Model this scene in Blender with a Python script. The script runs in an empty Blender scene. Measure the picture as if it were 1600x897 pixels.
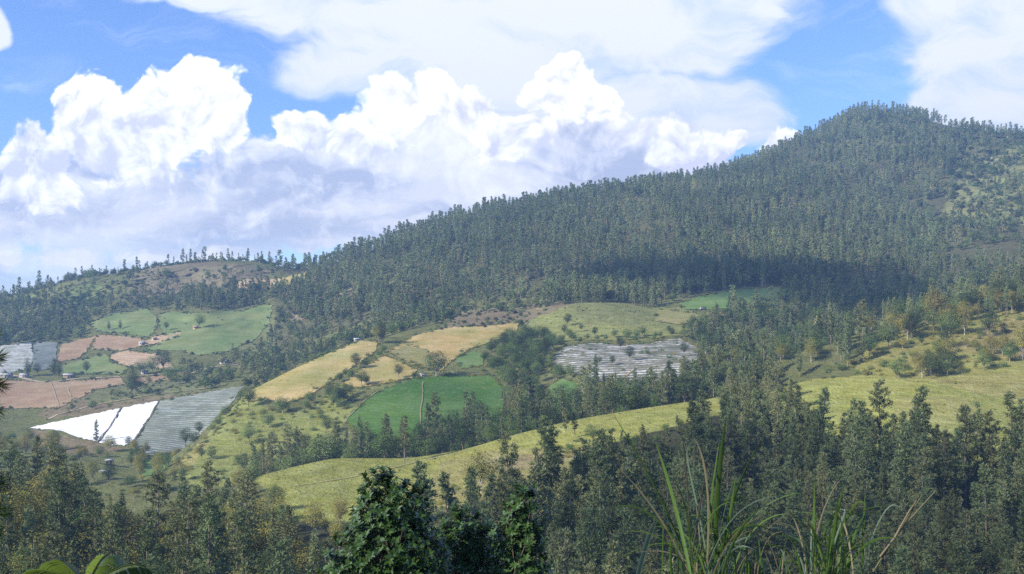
import bpy, math, random
import numpy as np
from mathutils import Vector
from mathutils.geometry import delaunay_2d_cdt

random.seed(7)
RNG = np.random.default_rng(11)
scene = bpy.context.scene
ROOT = scene.collection
F, VH, UC = 1700.0, 500.0, 800.0          # focal length and horizon of the view, in pixels of a 1600 wide frame

# ------------------------------------------------------------------ camera
cam_d = bpy.data.cameras.new('camera')
cam = bpy.data.objects.new('camera', cam_d); ROOT.objects.link(cam)
cam_d.sensor_width = 36.0
cam_d.lens = 36.0 * F / 1600.0
cam_d.shift_y = (VH - 448.5) / 1600.0
cam_d.clip_start, cam_d.clip_end = 0.1, 60000.0
cam.location = (0, 0, 0); cam.rotation_euler = (math.radians(90), 0, 0)
scene.camera = cam

# ------------------------------------------------------------------ light
SUN_EL = math.radians(31)
sd = Vector((-0.86, -0.51, 0)).normalized()            # the sun stands left of and behind the camera
SUN = Vector((sd.x * math.cos(SUN_EL), sd.y * math.cos(SUN_EL), math.sin(SUN_EL)))
sun_d = bpy.data.lights.new('sun', 'SUN')
sun_d.energy = 5.0; sun_d.angle = math.radians(0.53); sun_d.color = (1.0, 0.92, 0.76)
sun = bpy.data.objects.new('sun', sun_d); ROOT.objects.link(sun)
sun.rotation_euler = (-SUN).to_track_quat('-Z', 'Y').to_euler()
sun.location = SUN * 4000

scene.render.engine = 'CYCLES'
scene.view_settings.view_transform = 'Standard'
scene.view_settings.look = 'None'
scene.view_settings.exposure = 0.82
scene.view_settings.gamma = 1.0
scene.view_settings.use_curve_mapping = False
scene.cycles.use_denoising = False
scene.cycles.max_bounces = 6
scene.cycles.diffuse_bounces = 2
scene.cycles.transmission_bounces = 3
scene.cycles.volume_bounces = 0
scene.cycles.transparent_max_bounces = 40
scene.cycles.sample_clamp_indirect = 4.0


# ------------------------------------------------------------------ node expression helper
class E:
    """A node socket with arithmetic: each operator adds one math node."""
    def __init__(s, nt, v): s.nt, s.v = nt, v
    def _m(s, op, *a):
        n = s.nt.nodes.new('ShaderNodeMath'); n.operation = op
        for i, x in enumerate((s,) + a):
            x = x.v if isinstance(x, E) else x
            if isinstance(x, (int, float)): n.inputs[i].default_value = x
            else: s.nt.links.new(x, n.inputs[i])
        return E(s.nt, n.outputs[0])
    def __add__(s, o): return s._m('ADD', o)
    def __sub__(s, o): return s._m('SUBTRACT', o)
    def __mul__(s, o): return s._m('MULTIPLY', o)
    def __truediv__(s, o): return s._m('DIVIDE', o)
    __radd__ = __add__; __rmul__ = __mul__
    def rsub(s, o): return E(s.nt, s.nt_val(o))._m('SUBTRACT', s)
    def nt_val(s, o):
        n = s.nt.nodes.new('ShaderNodeValue'); n.outputs[0].default_value = o; return n.outputs[0]
    def inv(s): return (s * -1.0) + 1.0
    def mx(s, o): return s._m('MAXIMUM', o)
    def mn(s, o): return s._m('MINIMUM', o)
    def smin(s, o, k): return s._m('SMOOTH_MIN', o, k)
    def pw(s, o): return s._m('POWER', o)
    def step(s, a, b):
        n = s.nt.nodes.new('ShaderNodeMapRange'); n.interpolation_type = 'SMOOTHSTEP'
        s.nt.links.new(s.v, n.inputs[0])
        n.inputs[1].default_value = a; n.inputs[2].default_value = b
        n.inputs[3].default_value = 0; n.inputs[4].default_value = 1
        return E(s.nt, n.outputs[0])


def mixc(nt, fac, a, b):
    n = nt.nodes.new('ShaderNodeMix'); n.data_type = 'RGBA'; n.clamp_factor = True
    for s, x in ((n.inputs[0], fac), (n.inputs[6], a), (n.inputs[7], b)):
        x = x.v if isinstance(x, E) else x
        if isinstance(x, (int, float)): s.default_value = x
        elif isinstance(x, (tuple, list)): s.default_value = (*x[:3], 1)
        else: nt.links.new(x, s)
    return n.outputs[2]


def noise_tex(nt, vec, scale, detail=4, rough=0.55, dist=0.0, dims='3D'):
    n = nt.nodes.new('ShaderNodeTexNoise'); n.noise_dimensions = dims
    n.inputs['Scale'].default_value = scale; n.inputs['Detail'].default_value = detail
    n.inputs['Roughness'].default_value = rough; n.inputs['Distortion'].default_value = dist
    if vec is not None: nt.links.new(vec, n.inputs['Vector'])
    return E(nt, n.outputs[0])


# ------------------------------------------------------------------ sky with clouds
world = bpy.data.worlds.new('World'); scene.world = world
world.use_nodes = True
world.cycles.sampling_method = 'MANUAL'; world.cycles.sample_map_resolution = 256
wt = world.node_tree; wt.nodes.clear()
wo = wt.nodes.new('ShaderNodeOutputWorld'); bg = wt.nodes.new('ShaderNodeBackground')
wt.links.new(bg.outputs[0], wo.inputs[0]); bg.inputs[1].default_value = 1.0
sky = wt.nodes.new('ShaderNodeTexSky'); sky.sky_type = 'NISHITA'; sky.sun_disc = False
sky.sun_elevation = SUN_EL
sky.sun_rotation = math.atan2(SUN.x, SUN.y)
sky.altitude = 1000; sky.air_density = 1.0; sky.dust_density = 0.0; sky.ozone_density = 3.0
tc = wt.nodes.new('ShaderNodeTexCoord')
sep = wt.nodes.new('ShaderNodeSeparateXYZ'); wt.links.new(tc.outputs['Generated'], sep.inputs[0])
dx, dy, dz = (E(wt, sep.outputs[i]) for i in range(3))
yy = dy.mx(0.08)
PX = (dx / yy) * (F / 100.0)                       # bearing and height in the sky, in units of 1/17 rad
PY = (dz / yy) * (F / 100.0)


def comb(a, b, c=0.0):
    n = wt.nodes.new('ShaderNodeCombineXYZ')
    for i, x in enumerate((a, b, c)):
        if isinstance(x, E): wt.links.new(x.v, n.inputs[i])
        else: n.inputs[i].default_value = x
    return n.outputs[0]


def vmath(op, a, b=None, c=None):
    n = wt.nodes.new('ShaderNodeVectorMath'); n.operation = op
    for i, x in enumerate((a, b, c)):
        if x is None: continue
        if isinstance(x, tuple): n.inputs[i].default_value = x
        else: wt.links.new(x, n.inputs[i])
    return n.outputs['Value'] if op == 'LENGTH' else n.outputs[0]


def blobs(P, lst, k):
    d = None
    for (u, v, ru, rv) in lst:
        ru, rv = ru / 100.0, rv / 100.0
        cx, cy = (u - UC) / 100.0, (VH - v) / 100.0
        q = vmath('MULTIPLY_ADD', P, (1 / ru, 1 / rv, 0), (-cx / ru, -cy / rv, 0))
        e = E(wt, vmath('LENGTH', q))
        d = e if d is None else d.smin(e, k)
    return d.inv()


P0 = comb(PX, PY)
# slow warp so that no outline keeps the shape of an ellipse
wn = wt.nodes.new('ShaderNodeTexNoise'); wn.noise_dimensions = '2D'
wn.inputs['Scale'].default_value = 0.8; wn.inputs['Detail'].default_value = 3
wt.links.new(P0, wn.inputs['Vector'])
warp = vmath('MULTIPLY_ADD', wn.outputs['Color'], (0.7, 0.6, 0), (-0.35, -0.3, 0))
P1 = vmath('ADD', P0, warp)

CUM = [(285, 170, 105, 85), (140, 178, 80, 85), (215, 215, 130, 90), (60, 262, 80, 90), (345, 190, 65, 60), (300, 120, 45, 40),
       (610, 175, 58, 62), (672, 150, 42, 48), (745, 178, 62, 46), (880, 140, 64, 62), (930, 160, 42, 40), (880, 98, 34, 28), (835, 145, 30, 30),
       (470, 205, 55, 38), (1085, 235, 80, 55), (1228, 222, 52, 30), (560, 215, 60, 40), (800, 215, 70, 45), (1140, 215, 30, 20)]
BASE = [(100, 310, 330, 100), (480, 300, 320, 120), (800, 265, 330, 125), (1050, 245, 130, 80), (300, 365, 380, 52), (640, 350, 330, 62), (1010, 290, 230, 60), (60, 430, 330, 50)]
LOW = [(5, 400, 50, 34), (110, 408, 60, 22), (495, 378, 65, 26), (340, 396, 140, 24), (225, 402, 60, 16)]


def cumulus(P, det=2.6, nd=5):
    bil = wt.nodes.new('ShaderNodeTexVoronoi'); bil.voronoi_dimensions = '2D'; bil.feature = 'SMOOTH_F1'
    bil.inputs['Scale'].default_value = 2.6; bil.inputs['Detail'].default_value = det
    bil.inputs['Roughness'].default_value = 0.55; bil.inputs['Lacunarity'].default_value = 2.2
    bil.inputs['Smoothness'].default_value = 0.65
    wt.links.new(P, bil.inputs['Vector'])
    bl = E(wt, bil.outputs['Distance']).inv() - 0.6
    fb = noise_tex(wt, P, 1.4, nd, 0.55, 0, '2D') - 0.5
    return bl * 0.30 + fb * 0.42


ctex = cumulus(P1)
ltex = cumulus(vmath('ADD', P1, (-0.14, 0.17, 0)), 2.0, 4)
ca = blobs(P1, CUM, 0.12) + ctex
cb = blobs(P1, BASE, 0.3) + ctex * 1.0
cc = blobs(P1, LOW, 0.2) + ctex * 1.6
dens_a = ca.step(-0.03, 0.15)
dens_b = cb.step(-0.02, 0.25)
dens_c = cc.step(-0.05, 0.45)
facing = (ctex - ltex)                            # puffs turn towards or away from the sun
soft = noise_tex(wt, vmath('MULTIPLY', P1, (0.55, 1.25, 0)), 0.9, 6, 0.55, 0.4, '2D') - 0.5
up = PY + soft * 5.0                              # towers stand in the sun, bases hang in their own shade
lit = (up.step(1.1, 3.9) * 0.95 + facing * 1.7 - 0.04).mn(1.0).mx(0.0)
band = noise_tex(wt, vmath('MULTIPLY', P1, (0.30, 1.3, 0)), 0.8, 6, 0.55, 0.3, '2D').step(0.38, 0.62)
shade = mixc(wt, band, (0.36, 0.385, 0.49), (0.60, 0.595, 0.645))
col_b = mixc(wt, lit, shade, (0.790, 0.773, 0.790))
lit_a = (lit * 0.85 + facing * 1.2 + ca.step(0.4, 0.0) * 0.2).mn(1.0).mx(0.0)
col_a = mixc(wt, lit_a, (0.538, 0.538, 0.672), (0.941, 0.924, 0.907))
col_c = mixc(wt, (facing * 2.0 + band).step(0.1, 0.8), (0.504, 0.554, 0.706), (0.798, 0.790, 0.806))
# high thin sheet of old thunder anvil, soft edged and streaked
HI = [(800, 10, 500, 72), (740, 95, 315, 85), (1030, 55, 190, 75), (560, 120, 140, 48), (960, 165, 260, 60), (330, -4, 150, 24), (1100, 190, 140, 40), (690, 185, 110, 45),
      (1610, 55, 225, 125), (1480, 0, 110, 60), (1560, 160, 150, 60), (-12, 38, 34, 32), (1190, 18, 45, 13)]
sn = noise_tex(wt, vmath('MULTIPLY', P1, (0.6, 1.3, 0)), 0.9, 7, 0.58, 0.4, '2D') - 0.5
hi = blobs(P1, HI, 0.2) + sn * 0.6
dens_h = hi.step(-0.05, 0.26)
col_h = mixc(wt, (hi * 0.5 + sn * 1.6).step(-0.25, 0.4), (0.44, 0.515, 0.65), (0.615, 0.63, 0.675))
wisp = noise_tex(wt, vmath('MULTIPLY', P1, (0.35, 1.1, 0)), 1.1, 6, 0.62, 0.6, '2D').step(0.5, 0.85)
# the rest of the sky carries the same broken cloud
gz = dz.mx(0.12)
gn = noise_tex(wt, comb(dx / gz, dy / gz), 0.9, 6, 0.55, 0.2, '2D')
inside = (PX._m('ABSOLUTE').step(11.0, 8.6) * PY.step(8.0, 5.4)) * dy.step(0.1, 0.3)
dens_g = gn.step(0.54, 0.66) * inside.inv() * dz.step(-0.02, 0.1)
col_g = mixc(wt, gn.step(0.74, 0.54), (0.554, 0.571, 0.714), (0.924, 0.924, 0.941))

skyc = wt.nodes.new('ShaderNodeVectorMath'); skyc.operation = 'MULTIPLY'
wt.links.new(sky.outputs[0], skyc.inputs[0]); skyc.inputs[1].default_value = (0.086, 0.098, 0.132)   # sky strength, white balance of the phone
c = skyc.outputs[0]
c = mixc(wt, wisp * 0.25 * inside, c, (0.78, 0.83, 0.92))
c = mixc(wt, dens_h, c, col_h)
c = mixc(wt, dens_c * 0.85, c, col_c)
c = mixc(wt, dens_b * (PY.step(0.6, 1.6) * 0.4 + 0.56), c, col_b)
c = mixc(wt, dens_a, c, col_a)
c = mixc(wt, dens_g, c, col_g)
wt.links.new(c, bg.inputs[0])


# ------------------------------------------------------------------ helpers: objects and meshes
def prop(o, label=None, cat=None, group=None, kind=None):
    if label: o['label'] = label
    if cat: o['category'] = cat
    if group: o['group'] = group
    if kind: o['kind'] = kind
    return o


def mesh_np(name, V, Fc, mats, midx=None, smooth=False):
    """mesh from numpy arrays; Fc is (n,3) or (n,4)"""
    me = bpy.data.meshes.new(name)
    V = np.asarray(V, np.float32); Fc = np.asarray(Fc, np.int32)
    k = Fc.shape[1]
    me.vertices.add(len(V)); me.vertices.foreach_set('co', V.ravel())
    me.loops.add(Fc.size); me.loops.foreach_set('vertex_index', Fc.ravel())
    me.polygons.add(len(Fc)); me.polygons.foreach_set('loop_start', np.arange(0, Fc.size, k, dtype=np.int32))
    for m in mats: me.materials.append(m)
    if midx is not None: me.polygons.foreach_set('material_index', np.asarray(midx, np.int32))
    if smooth: me.polygons.foreach_set('use_smooth', np.ones(len(Fc), bool))
    me.update(calc_edges=True)
    return me


def add(name, me, parent=None, loc=None):
    o = bpy.data.objects.new(name, me); ROOT.objects.link(o)
    if parent: o.parent = parent
    if loc is not None: o.location = loc
    return o


def empty(name, loc=(0, 0, 0), rz=0.0, sc=1.0):
    o = bpy.data.objects.new(name, None); ROOT.objects.link(o)
    o.empty_display_size = 0.2
    o.location = loc; o.rotation_euler = (0, 0, rz); o.scale = (sc,) * 3 if np.isscalar(sc) else sc
    return o


# value noise on numpy arrays
_perm = np.random.default_rng(3).random((256, 256))
def vnoise(x, y):
    xi, yi = np.floor(x).astype(int), np.floor(y).astype(int)
    fx, fy = x - xi, y - yi
    fx, fy = fx * fx * (3 - 2 * fx), fy * fy * (3 - 2 * fy)
    g = lambda a, b: _perm[a & 255, b & 255]
    return ((g(xi, yi) * (1 - fx) + g(xi + 1, yi) * fx) * (1 - fy) + (g(xi, yi + 1) * (1 - fx) + g(xi + 1, yi + 1) * fx) * fy) * 2 - 1
def fbm(x, y, n=4):
    s, a = 0, 1.0
    for i in range(n):
        s = s + a * vnoise(x * 2 ** i + 17.3 * i, y * 2 ** i + 5.1 * i); a *= 0.5
    return s / 1.9


# ------------------------------------------------------------------ terrain: lines of the land, near to far (bearing u, sight height v, depth)
def L(*p): return np.array(p, float)
T = []
T.append(L((0, None, 4)))                                                            # 0 camera bank
T.append(L((0, None, 30)))                                                           # 1
T.append(L((-400, 1130, 130), (1000, 1130, 130), (2000, 1110, 130)))                 # 2
T.append(L((-400, 900, 215), (0, 900, 215), (250, 930, 215), (450, 935, 215), (600, 930, 215), (800, 935, 215), (1000, 935, 215),
           (1200, 930, 212), (1400, 930, 210), (1600, 930, 210), (2000, 930, 210)))  # 3
T.append(L((-400, 745, 330), (0, 765, 320), (250, 850, 310), (400, 840, 310), (450, 812, 310), (560, 800, 320), (700, 770, 330),
           (800, 735, 340), (900, 705, 350), (1000, 680, 360), (1100, 660, 370), (1200, 715, 345), (1300, 718, 340), (1450, 718, 335),
           (1600, 715, 330), (2000, 715, 330)))                                      # 4 foot of the pasture
T.append(L((-400, 748, 400), (0, 768, 345), (250, 858, 330), (350, 800, 360), (400, 745, 390), (470, 728, 400), (520, 717, 405),
           (640, 717, 410), (720, 705, 412), (800, 681, 418), (850, 668, 421), (900, 656, 425), (1000, 639, 435), (1110, 623, 445),
           (1200, 608, 450), (1270, 598, 452), (1340, 590, 455), (1400, 590, 450), (1440, 597, 440), (1520, 612, 430),
           (1600, 631, 420), (2000, 650, 410)))                                      # 5 crest of the pasture
T.append(L((-400, 780, 430), (0, 790, 420), (250, 815, 410), (350, 800, 415), (400, 775, 430), (520, 742, 435), (640, 738, 440),
           (800, 705, 448), (1000, 662, 465), (1200, 630, 475), (1340, 615, 480), (1440, 606, 455), (1520, 618, 448),
           (1600, 634, 435), (2000, 650, 430)))                                      # 6 ravine behind it
T.append(L((-400, 730, 540), (0, 722, 530), (60, 725, 520), (150, 750, 475), (250, 755, 465), (300, 750, 465), (400, 745, 470),
           (500, 718, 485), (600, 690, 495), (660, 676, 500), (800, 668, 510), (900, 648, 520), (1000, 632, 520), (1100, 615, 520),
           (1200, 603, 505), (1300, 597, 495), (1400, 594, 480), (1450, 592, 475), (1600, 570, 475), (2000, 540, 480)))  # 7 foot of the farm hill
T.append(L((-400, 705, 600), (0, 700, 590), (150, 725, 520), (200, 738, 505), (240, 738, 505), (300, 692, 545), (350, 642, 590), (385, 614, 612),
           (480, 567, 660), (560, 532, 712), (597, 522, 740), (650, 540, 700), (760, 540, 700), (850, 555, 650), (900, 560, 620),
           (1000, 562, 610), (1100, 565, 585), (1180, 570, 525), (1230, 556, 530), (1300, 533, 550), (1400, 505, 580),
           (1500, 482, 600), (1600, 460, 620), (2000, 420, 650)))                    # 8 spur on the left, wooded hill on the right
T.append(L((-400, 695, 640), (0, 690, 630), (150, 718, 560), (200, 732, 545), (240, 740, 540), (300, 712, 590), (350, 665, 630), (385, 632, 650),
           (480, 580, 705), (560, 542, 752), (597, 530, 780), (650, 518, 760), (760, 510, 765), (850, 528, 720), (900, 532, 690),
           (1000, 540, 670), (1100, 545, 650), (1180, 580, 600), (1230, 578, 600), (1300, 560, 620), (1400, 530, 650),
           (1500, 505, 670), (1600, 482, 690), (2000, 440, 720)))                    # 9 behind the spur
T.append(L((-400, 685, 690), (0, 673, 690), (45, 669, 690), (150, 645, 700), (245, 627, 715), (380, 603, 730), (420, 590, 760),
           (480, 570, 775), (560, 535, 810), (600, 522, 820), (700, 494, 835), (760, 486, 840), (830, 484, 830), (870, 480, 800),
           (950, 476, 800), (1010, 488, 780), (1060, 484, 790), (1150, 482, 800), (1230, 478, 810), (1300, 500, 740), (1400, 510, 720),
           (1500, 490, 740), (1600, 470, 760), (2000, 430, 780)))                    # 10
T.append(L((-400, 600, 850), (0, 592, 860), (120, 592, 860), (250, 587, 860), (330, 582, 860), (430, 560, 890), (500, 525, 910),
           (600, 492, 920), (700, 472, 925), (800, 466, 920), (900, 462, 890), (1000, 466, 870), (1060, 460, 860), (1150, 452, 865),
           (1230, 448, 870), (1300, 458, 860), (1400, 445, 870), (1500, 432, 870), (1600, 420, 870), (2000, 400, 870)))  # 11
T.append(L((-400, 520, 1050), (0, 528, 1040), (150, 502, 1060), (220, 487, 1080), (300, 490, 1080), (420, 476, 1100), (480, 456, 1100),
           (600, 430, 1080), (700, 420, 1050), (800, 408, 1040), (1000, 402, 1040), (1200, 395, 1060), (1400, 365, 1100),
           (1600, 352, 1080), (2000, 350, 1080)))                                    # 12
T.append(L((-400, 484, 1400), (0, 466, 1350), (60, 452, 1340), (130, 433, 1330), (200, 424, 1330), (270, 414, 1330), (330, 408, 1330),
           (400, 408, 1330), (470, 425, 1300), (500, 419, 1290), (560, 399, 1300), (650, 366, 1340), (750, 336, 1390), (850, 320, 1430),
           (950, 305, 1480), (1050, 290, 1530), (1110, 281, 1560), (1170, 263, 1590), (1250, 226, 1630), (1300, 200, 1660),
           (1340, 180, 1690), (1380, 176, 1700), (1430, 186, 1690), (1500, 204, 1660), (1560, 214, 1630), (1600, 214, 1610),
           (1700, 234, 1590), (2000, 306, 1560)))                                    # 13 skyline
NK = 17
UG = np.arange(-2700.0, 4301.0, 1.0)
_k = np.exp(-0.5 * (np.arange(-36, 37) / 12.0) ** 2); _k /= _k.sum()
def smooth(a): return np.convolve(np.pad(a, 36, mode='edge'), _k, 'valid')
ND, NZ = np.zeros((NK, len(UG))), np.zeros((NK, len(UG)))
for k, l in enumerate(T):
    if k < 2:
        ND[k] = (4, 30)[k]; NZ[k] = (-2.4, -11.5)[k]
    else:
        v = smooth(np.interp(UG, l[:, 0], l[:, 1])); d = smooth(np.interp(UG, l[:, 0], l[:, 2]))
        ND[k], NZ[k] = d, d * (VH - v) / F
ND[14] = ND[13] + 260; NZ[14] = NZ[13] - 110
ND[15] = 2250; NZ[15] = -40
ND[16] = 2420; NZ[16] = -150
SL_D, SL_Z = np.diff(ND, axis=0), np.diff(NZ, axis=0)
def pchip_m(s):
    m = np.zeros((NK, s.shape[1]))
    a, b = s[:-1], s[1:]
    with np.errstate(divide='ignore', invalid='ignore'):
        h = np.where(a * b > 0, 2 * a * b / (a + b), 0)
    m[1:-1] = h; m[0] = s[0]; m[-1] = s[-1]
    return m
MD, MZ = pchip_m(SL_D), pchip_m(SL_Z)


def raw(u, t):
    """depth and height of the land on bearing u at line parameter t (arrays)"""
    u = np.asarray(u, float); t = np.clip(np.asarray(t, float), 0, NK - 1.0001)
    i = np.clip(u - UG[0], 0, len(UG) - 2); i0 = i.astype(int); fu = i - i0
    k = t.astype(int); s = t - k
    h00 = 2 * s ** 3 - 3 * s ** 2 + 1; h10 = s ** 3 - 2 * s ** 2 + s; h01 = -2 * s ** 3 + 3 * s ** 2; h11 = s ** 3 - s ** 2
    out = []
    for N, M in ((ND, MD), (NZ, MZ)):
        g = lambda A, kk: A[kk, i0] * (1 - fu) + A[kk, i0 + 1] * fu
        out.append(h00 * g(N, k) + h10 * g(M, k) + h01 * g(N, k + 1) + h11 * g(M, k + 1))
    return out


def relief(u, t, D):
    """rolling ground: spurs and gullies pushed in depth"""
    x = D * (u - UC) / F
    amp = np.interp(t, [0, 2, 4, 5, 6, 8, 10, 11.5, 12.3, 12.9, 13.0, 14, 15, 16], [0, 0, .006, .004, .006, .008, .010, .024, .088, .084, .060, .05, .05, 0])
    n1 = fbm(x / 125.0 + 3.1 + 0.35 * t, t * 0.6 + 9.0, 3)
    n2 = fbm(x / 45.0, D / 60.0 + 4.0, 3)
    return 1 + amp * (n1 * 0.9 + n2 * 0.32)


def surf(u, t):
    u = np.asarray(u, float); t = np.asarray(t, float)
    D, Z = raw(u, t)
    s = relief(u, t, D)
    return np.stack([D * (u - UC) / F * s, D * s, Z * s], -1)


def vof(u, t):
    D, Z = raw(u, t)
    return VH - F * Z / D


def find_t(u, v, lo=2.0, hi=13.0):
    """nearest spot of the land seen on bearing u at sight height v"""
    u = np.atleast_1d(np.asarray(u, float)); v = np.atleast_1d(np.asarray(v, float))
    ts = np.linspace(lo, hi, int((hi - lo) * 40) + 2)
    out = np.empty(len(u))
    for a in range(0, len(u), 4000):
        uu, vv = u[a:a + 4000], v[a:a + 4000]
        V = vof(np.repeat(uu, len(ts)), np.tile(ts, len(uu))).reshape(len(uu), -1)
        le = V <= vv[:, None]
        j = np.argmax(le, 1); none = ~le.any(1)
        jj = np.clip(j, 1, None)
        r = np.arange(len(uu))
        v0, v1 = V[r, jj - 1], V[r, jj]
        f = np.clip((v0 - vv) / np.where(abs(v0 - v1) < 1e-6, 1, v0 - v1), 0, 1)
        tt = ts[jj - 1] + f * (ts[1] - ts[0])
        tt = np.where(j == 0, ts[0], tt)
        tt = np.where(none, ts[np.argmin(V, 1)], tt)
        out[a:a + 4000] = tt
    return out


def spot(u, v, lo=2.0, hi=13.0):
    return Vector(surf([u], find_t(u, v, lo, hi))[0])


def inpoly(x, y, poly):
    c = np.zeros(np.shape(x), bool); n = len(poly)
    for i in range(n):
        (x0, y0), (x1, y1) = poly[i], poly[i - 1]
        with np.errstate(divide='ignore', invalid='ignore'):
            c ^= ((y0 > y) != (y1 > y)) & (x < (x1 - x0) * (y - y0) / (y1 - y0 + 1e-12) + x0)
    return c


# ------------------------------------------------------------------ materials
def mat_new(name):
    m = bpy.data.materials.new(name); m.use_nodes = True
    nt = m.node_tree; nt.nodes.clear()
    out = nt.nodes.new('ShaderNodeOutputMaterial')
    return m, nt, out


def link_bump(nt, h, strength, dist, target):
    b = nt.nodes.new('ShaderNodeBump'); b.inputs['Strength'].default_value = strength; b.inputs['Distance'].default_value = dist
    nt.links.new(h.v, b.inputs['Height']); nt.links.new(b.outputs[0], target)


def obj_coord(nt):
    g = nt.nodes.new('ShaderNodeNewGeometry'); return g.outputs['Position']


def hsv(nt, col, val=None, hue=None, sat=None):
    n = nt.nodes.new('ShaderNodeHueSaturation')
    nt.links.new(col, n.inputs['Color'])
    for s, x in ((n.inputs['Value'], val), (n.inputs['Hue'], hue), (n.inputs['Saturation'], sat)):
        if x is None: continue
        if isinstance(x, E): nt.links.new(x.v, s)
        else: s.default_value = x
    return n.outputs[0]


def ground_material(name):
    m, nt, out = mat_new(name)
    b = nt.nodes.new('ShaderNodeBsdfDiffuse'); nt.links.new(b.outputs[0], out.inputs[0])
    at = nt.nodes.new('ShaderNodeAttribute'); at.attribute_name = 'ground_colour'
    pos = obj_coord(nt)
    big = noise_tex(nt, pos, 0.022, 5, 0.6)
    mid = noise_tex(nt, pos, 0.14, 6, 0.65)
    fine = noise_tex(nt, pos, 0.9, 4, 0.7)
    st = nt.nodes.new('ShaderNodeVectorMath'); st.operation = 'MULTIPLY'; nt.links.new(pos, st.inputs[0]); st.inputs[1].default_value = (0.07, 0.07, 1.1)
    streak = noise_tex(nt, st.outputs[0], 1.0, 5, 0.65)          # cattle terraces along the contours
    col = hsv(nt, at.outputs['Color'], val=(mid * 0.9 + fine * 0.55 + streak * 0.9 - 0.18), hue=(big * 0.07 + 0.465), sat=(mid * -0.5 + 1.2))
    col = mixc(nt, big.step(0.5, 0.78) * 0.45, col, hsv(nt, col, val=1.15, hue=0.475, sat=0.75))
    nt.links.new(col, b.inputs[0])
    link_bump(nt, mid * 1.4 + fine * 0.6 + streak * 1.2, 1.0, 1.3, b.inputs['Normal'])
    return m


def field_material(name, c1, c2, row_dir=None, row_len=3.0, row_amt=0.0, row_col=None, blotch=0.05, spots=0.0, spot_col=None, bump=0.4, rough_rows=0.25, patchy=1.0, rb=0.6, gaps=0.0):
    """row_dir = world vector whose dot with position counts the crop rows, row_len = metres between rows along it"""
    m, nt, out = mat_new(name)
    b = nt.nodes.new('ShaderNodeBsdfDiffuse'); nt.links.new(b.outputs[0], out.inputs[0])
    pos = obj_coord(nt)
    big = noise_tex(nt, pos, blotch, 5, 0.6)
    fine = noise_tex(nt, pos, 0.8, 5, 0.7)
    col = mixc(nt, big.step(0.32, 0.68), c1, c2)
    h = fine
    if row_dir is not None:
        d = nt.nodes.new('ShaderNodeVectorMath'); d.operation = 'DOT_PRODUCT'
        nt.links.new(pos, d.inputs[0]); d.inputs[1].default_value = row_dir
        q = E(nt, d.outputs['Value']) * (2 * math.pi / row_len)
        wob = noise_tex(nt, pos, 0.03, 3, 0.5) * 9.0 + noise_tex(nt, pos, 0.35, 3, 0.6) * (rough_rows * 12)
        w = ((q + wob)._m('SINE') * 0.5 + 0.5)
        brk = noise_tex(nt, pos, 0.10, 5, 0.7).step(0.36, 0.62)
        rows = w.step(0.40, 0.85) * (brk * 0.85 + 0.15) * (noise_tex(nt, pos, 0.035, 4, 0.6).step(0.36, 0.56) * gaps + (1.0 - gaps))
        col = mixc(nt, rows * row_amt, col, row_col)
        h = fine * (1.0 - rb) + w * rb
    if spots:
        sp = noise_tex(nt, pos, 0.45, 5, 0.7).step(0.55, 0.66)
        col = mixc(nt, sp * spots, col, spot_col)
    st = nt.nodes.new('ShaderNodeVectorMath'); st.operation = 'MULTIPLY'; nt.links.new(pos, st.inputs[0]); st.inputs[1].default_value = (0.06, 0.06, 1.0)
    streak = noise_tex(nt, st.outputs[0], 1.0, 5, 0.65)
    patch = noise_tex(nt, pos, 0.07, 5, 0.65)
    col = hsv(nt, col, val=(fine * 0.5 + streak * 0.5 * patchy + patch * 0.7 * patchy + (0.75 - 0.6 * patchy)), sat=(patch * (-0.6 * patchy) + (1.0 + 0.25 * patchy)))
    nt.links.new(col, b.inputs[0])
    link_bump(nt, h, bump, 0.8, b.inputs['Normal'])
    return m


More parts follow.
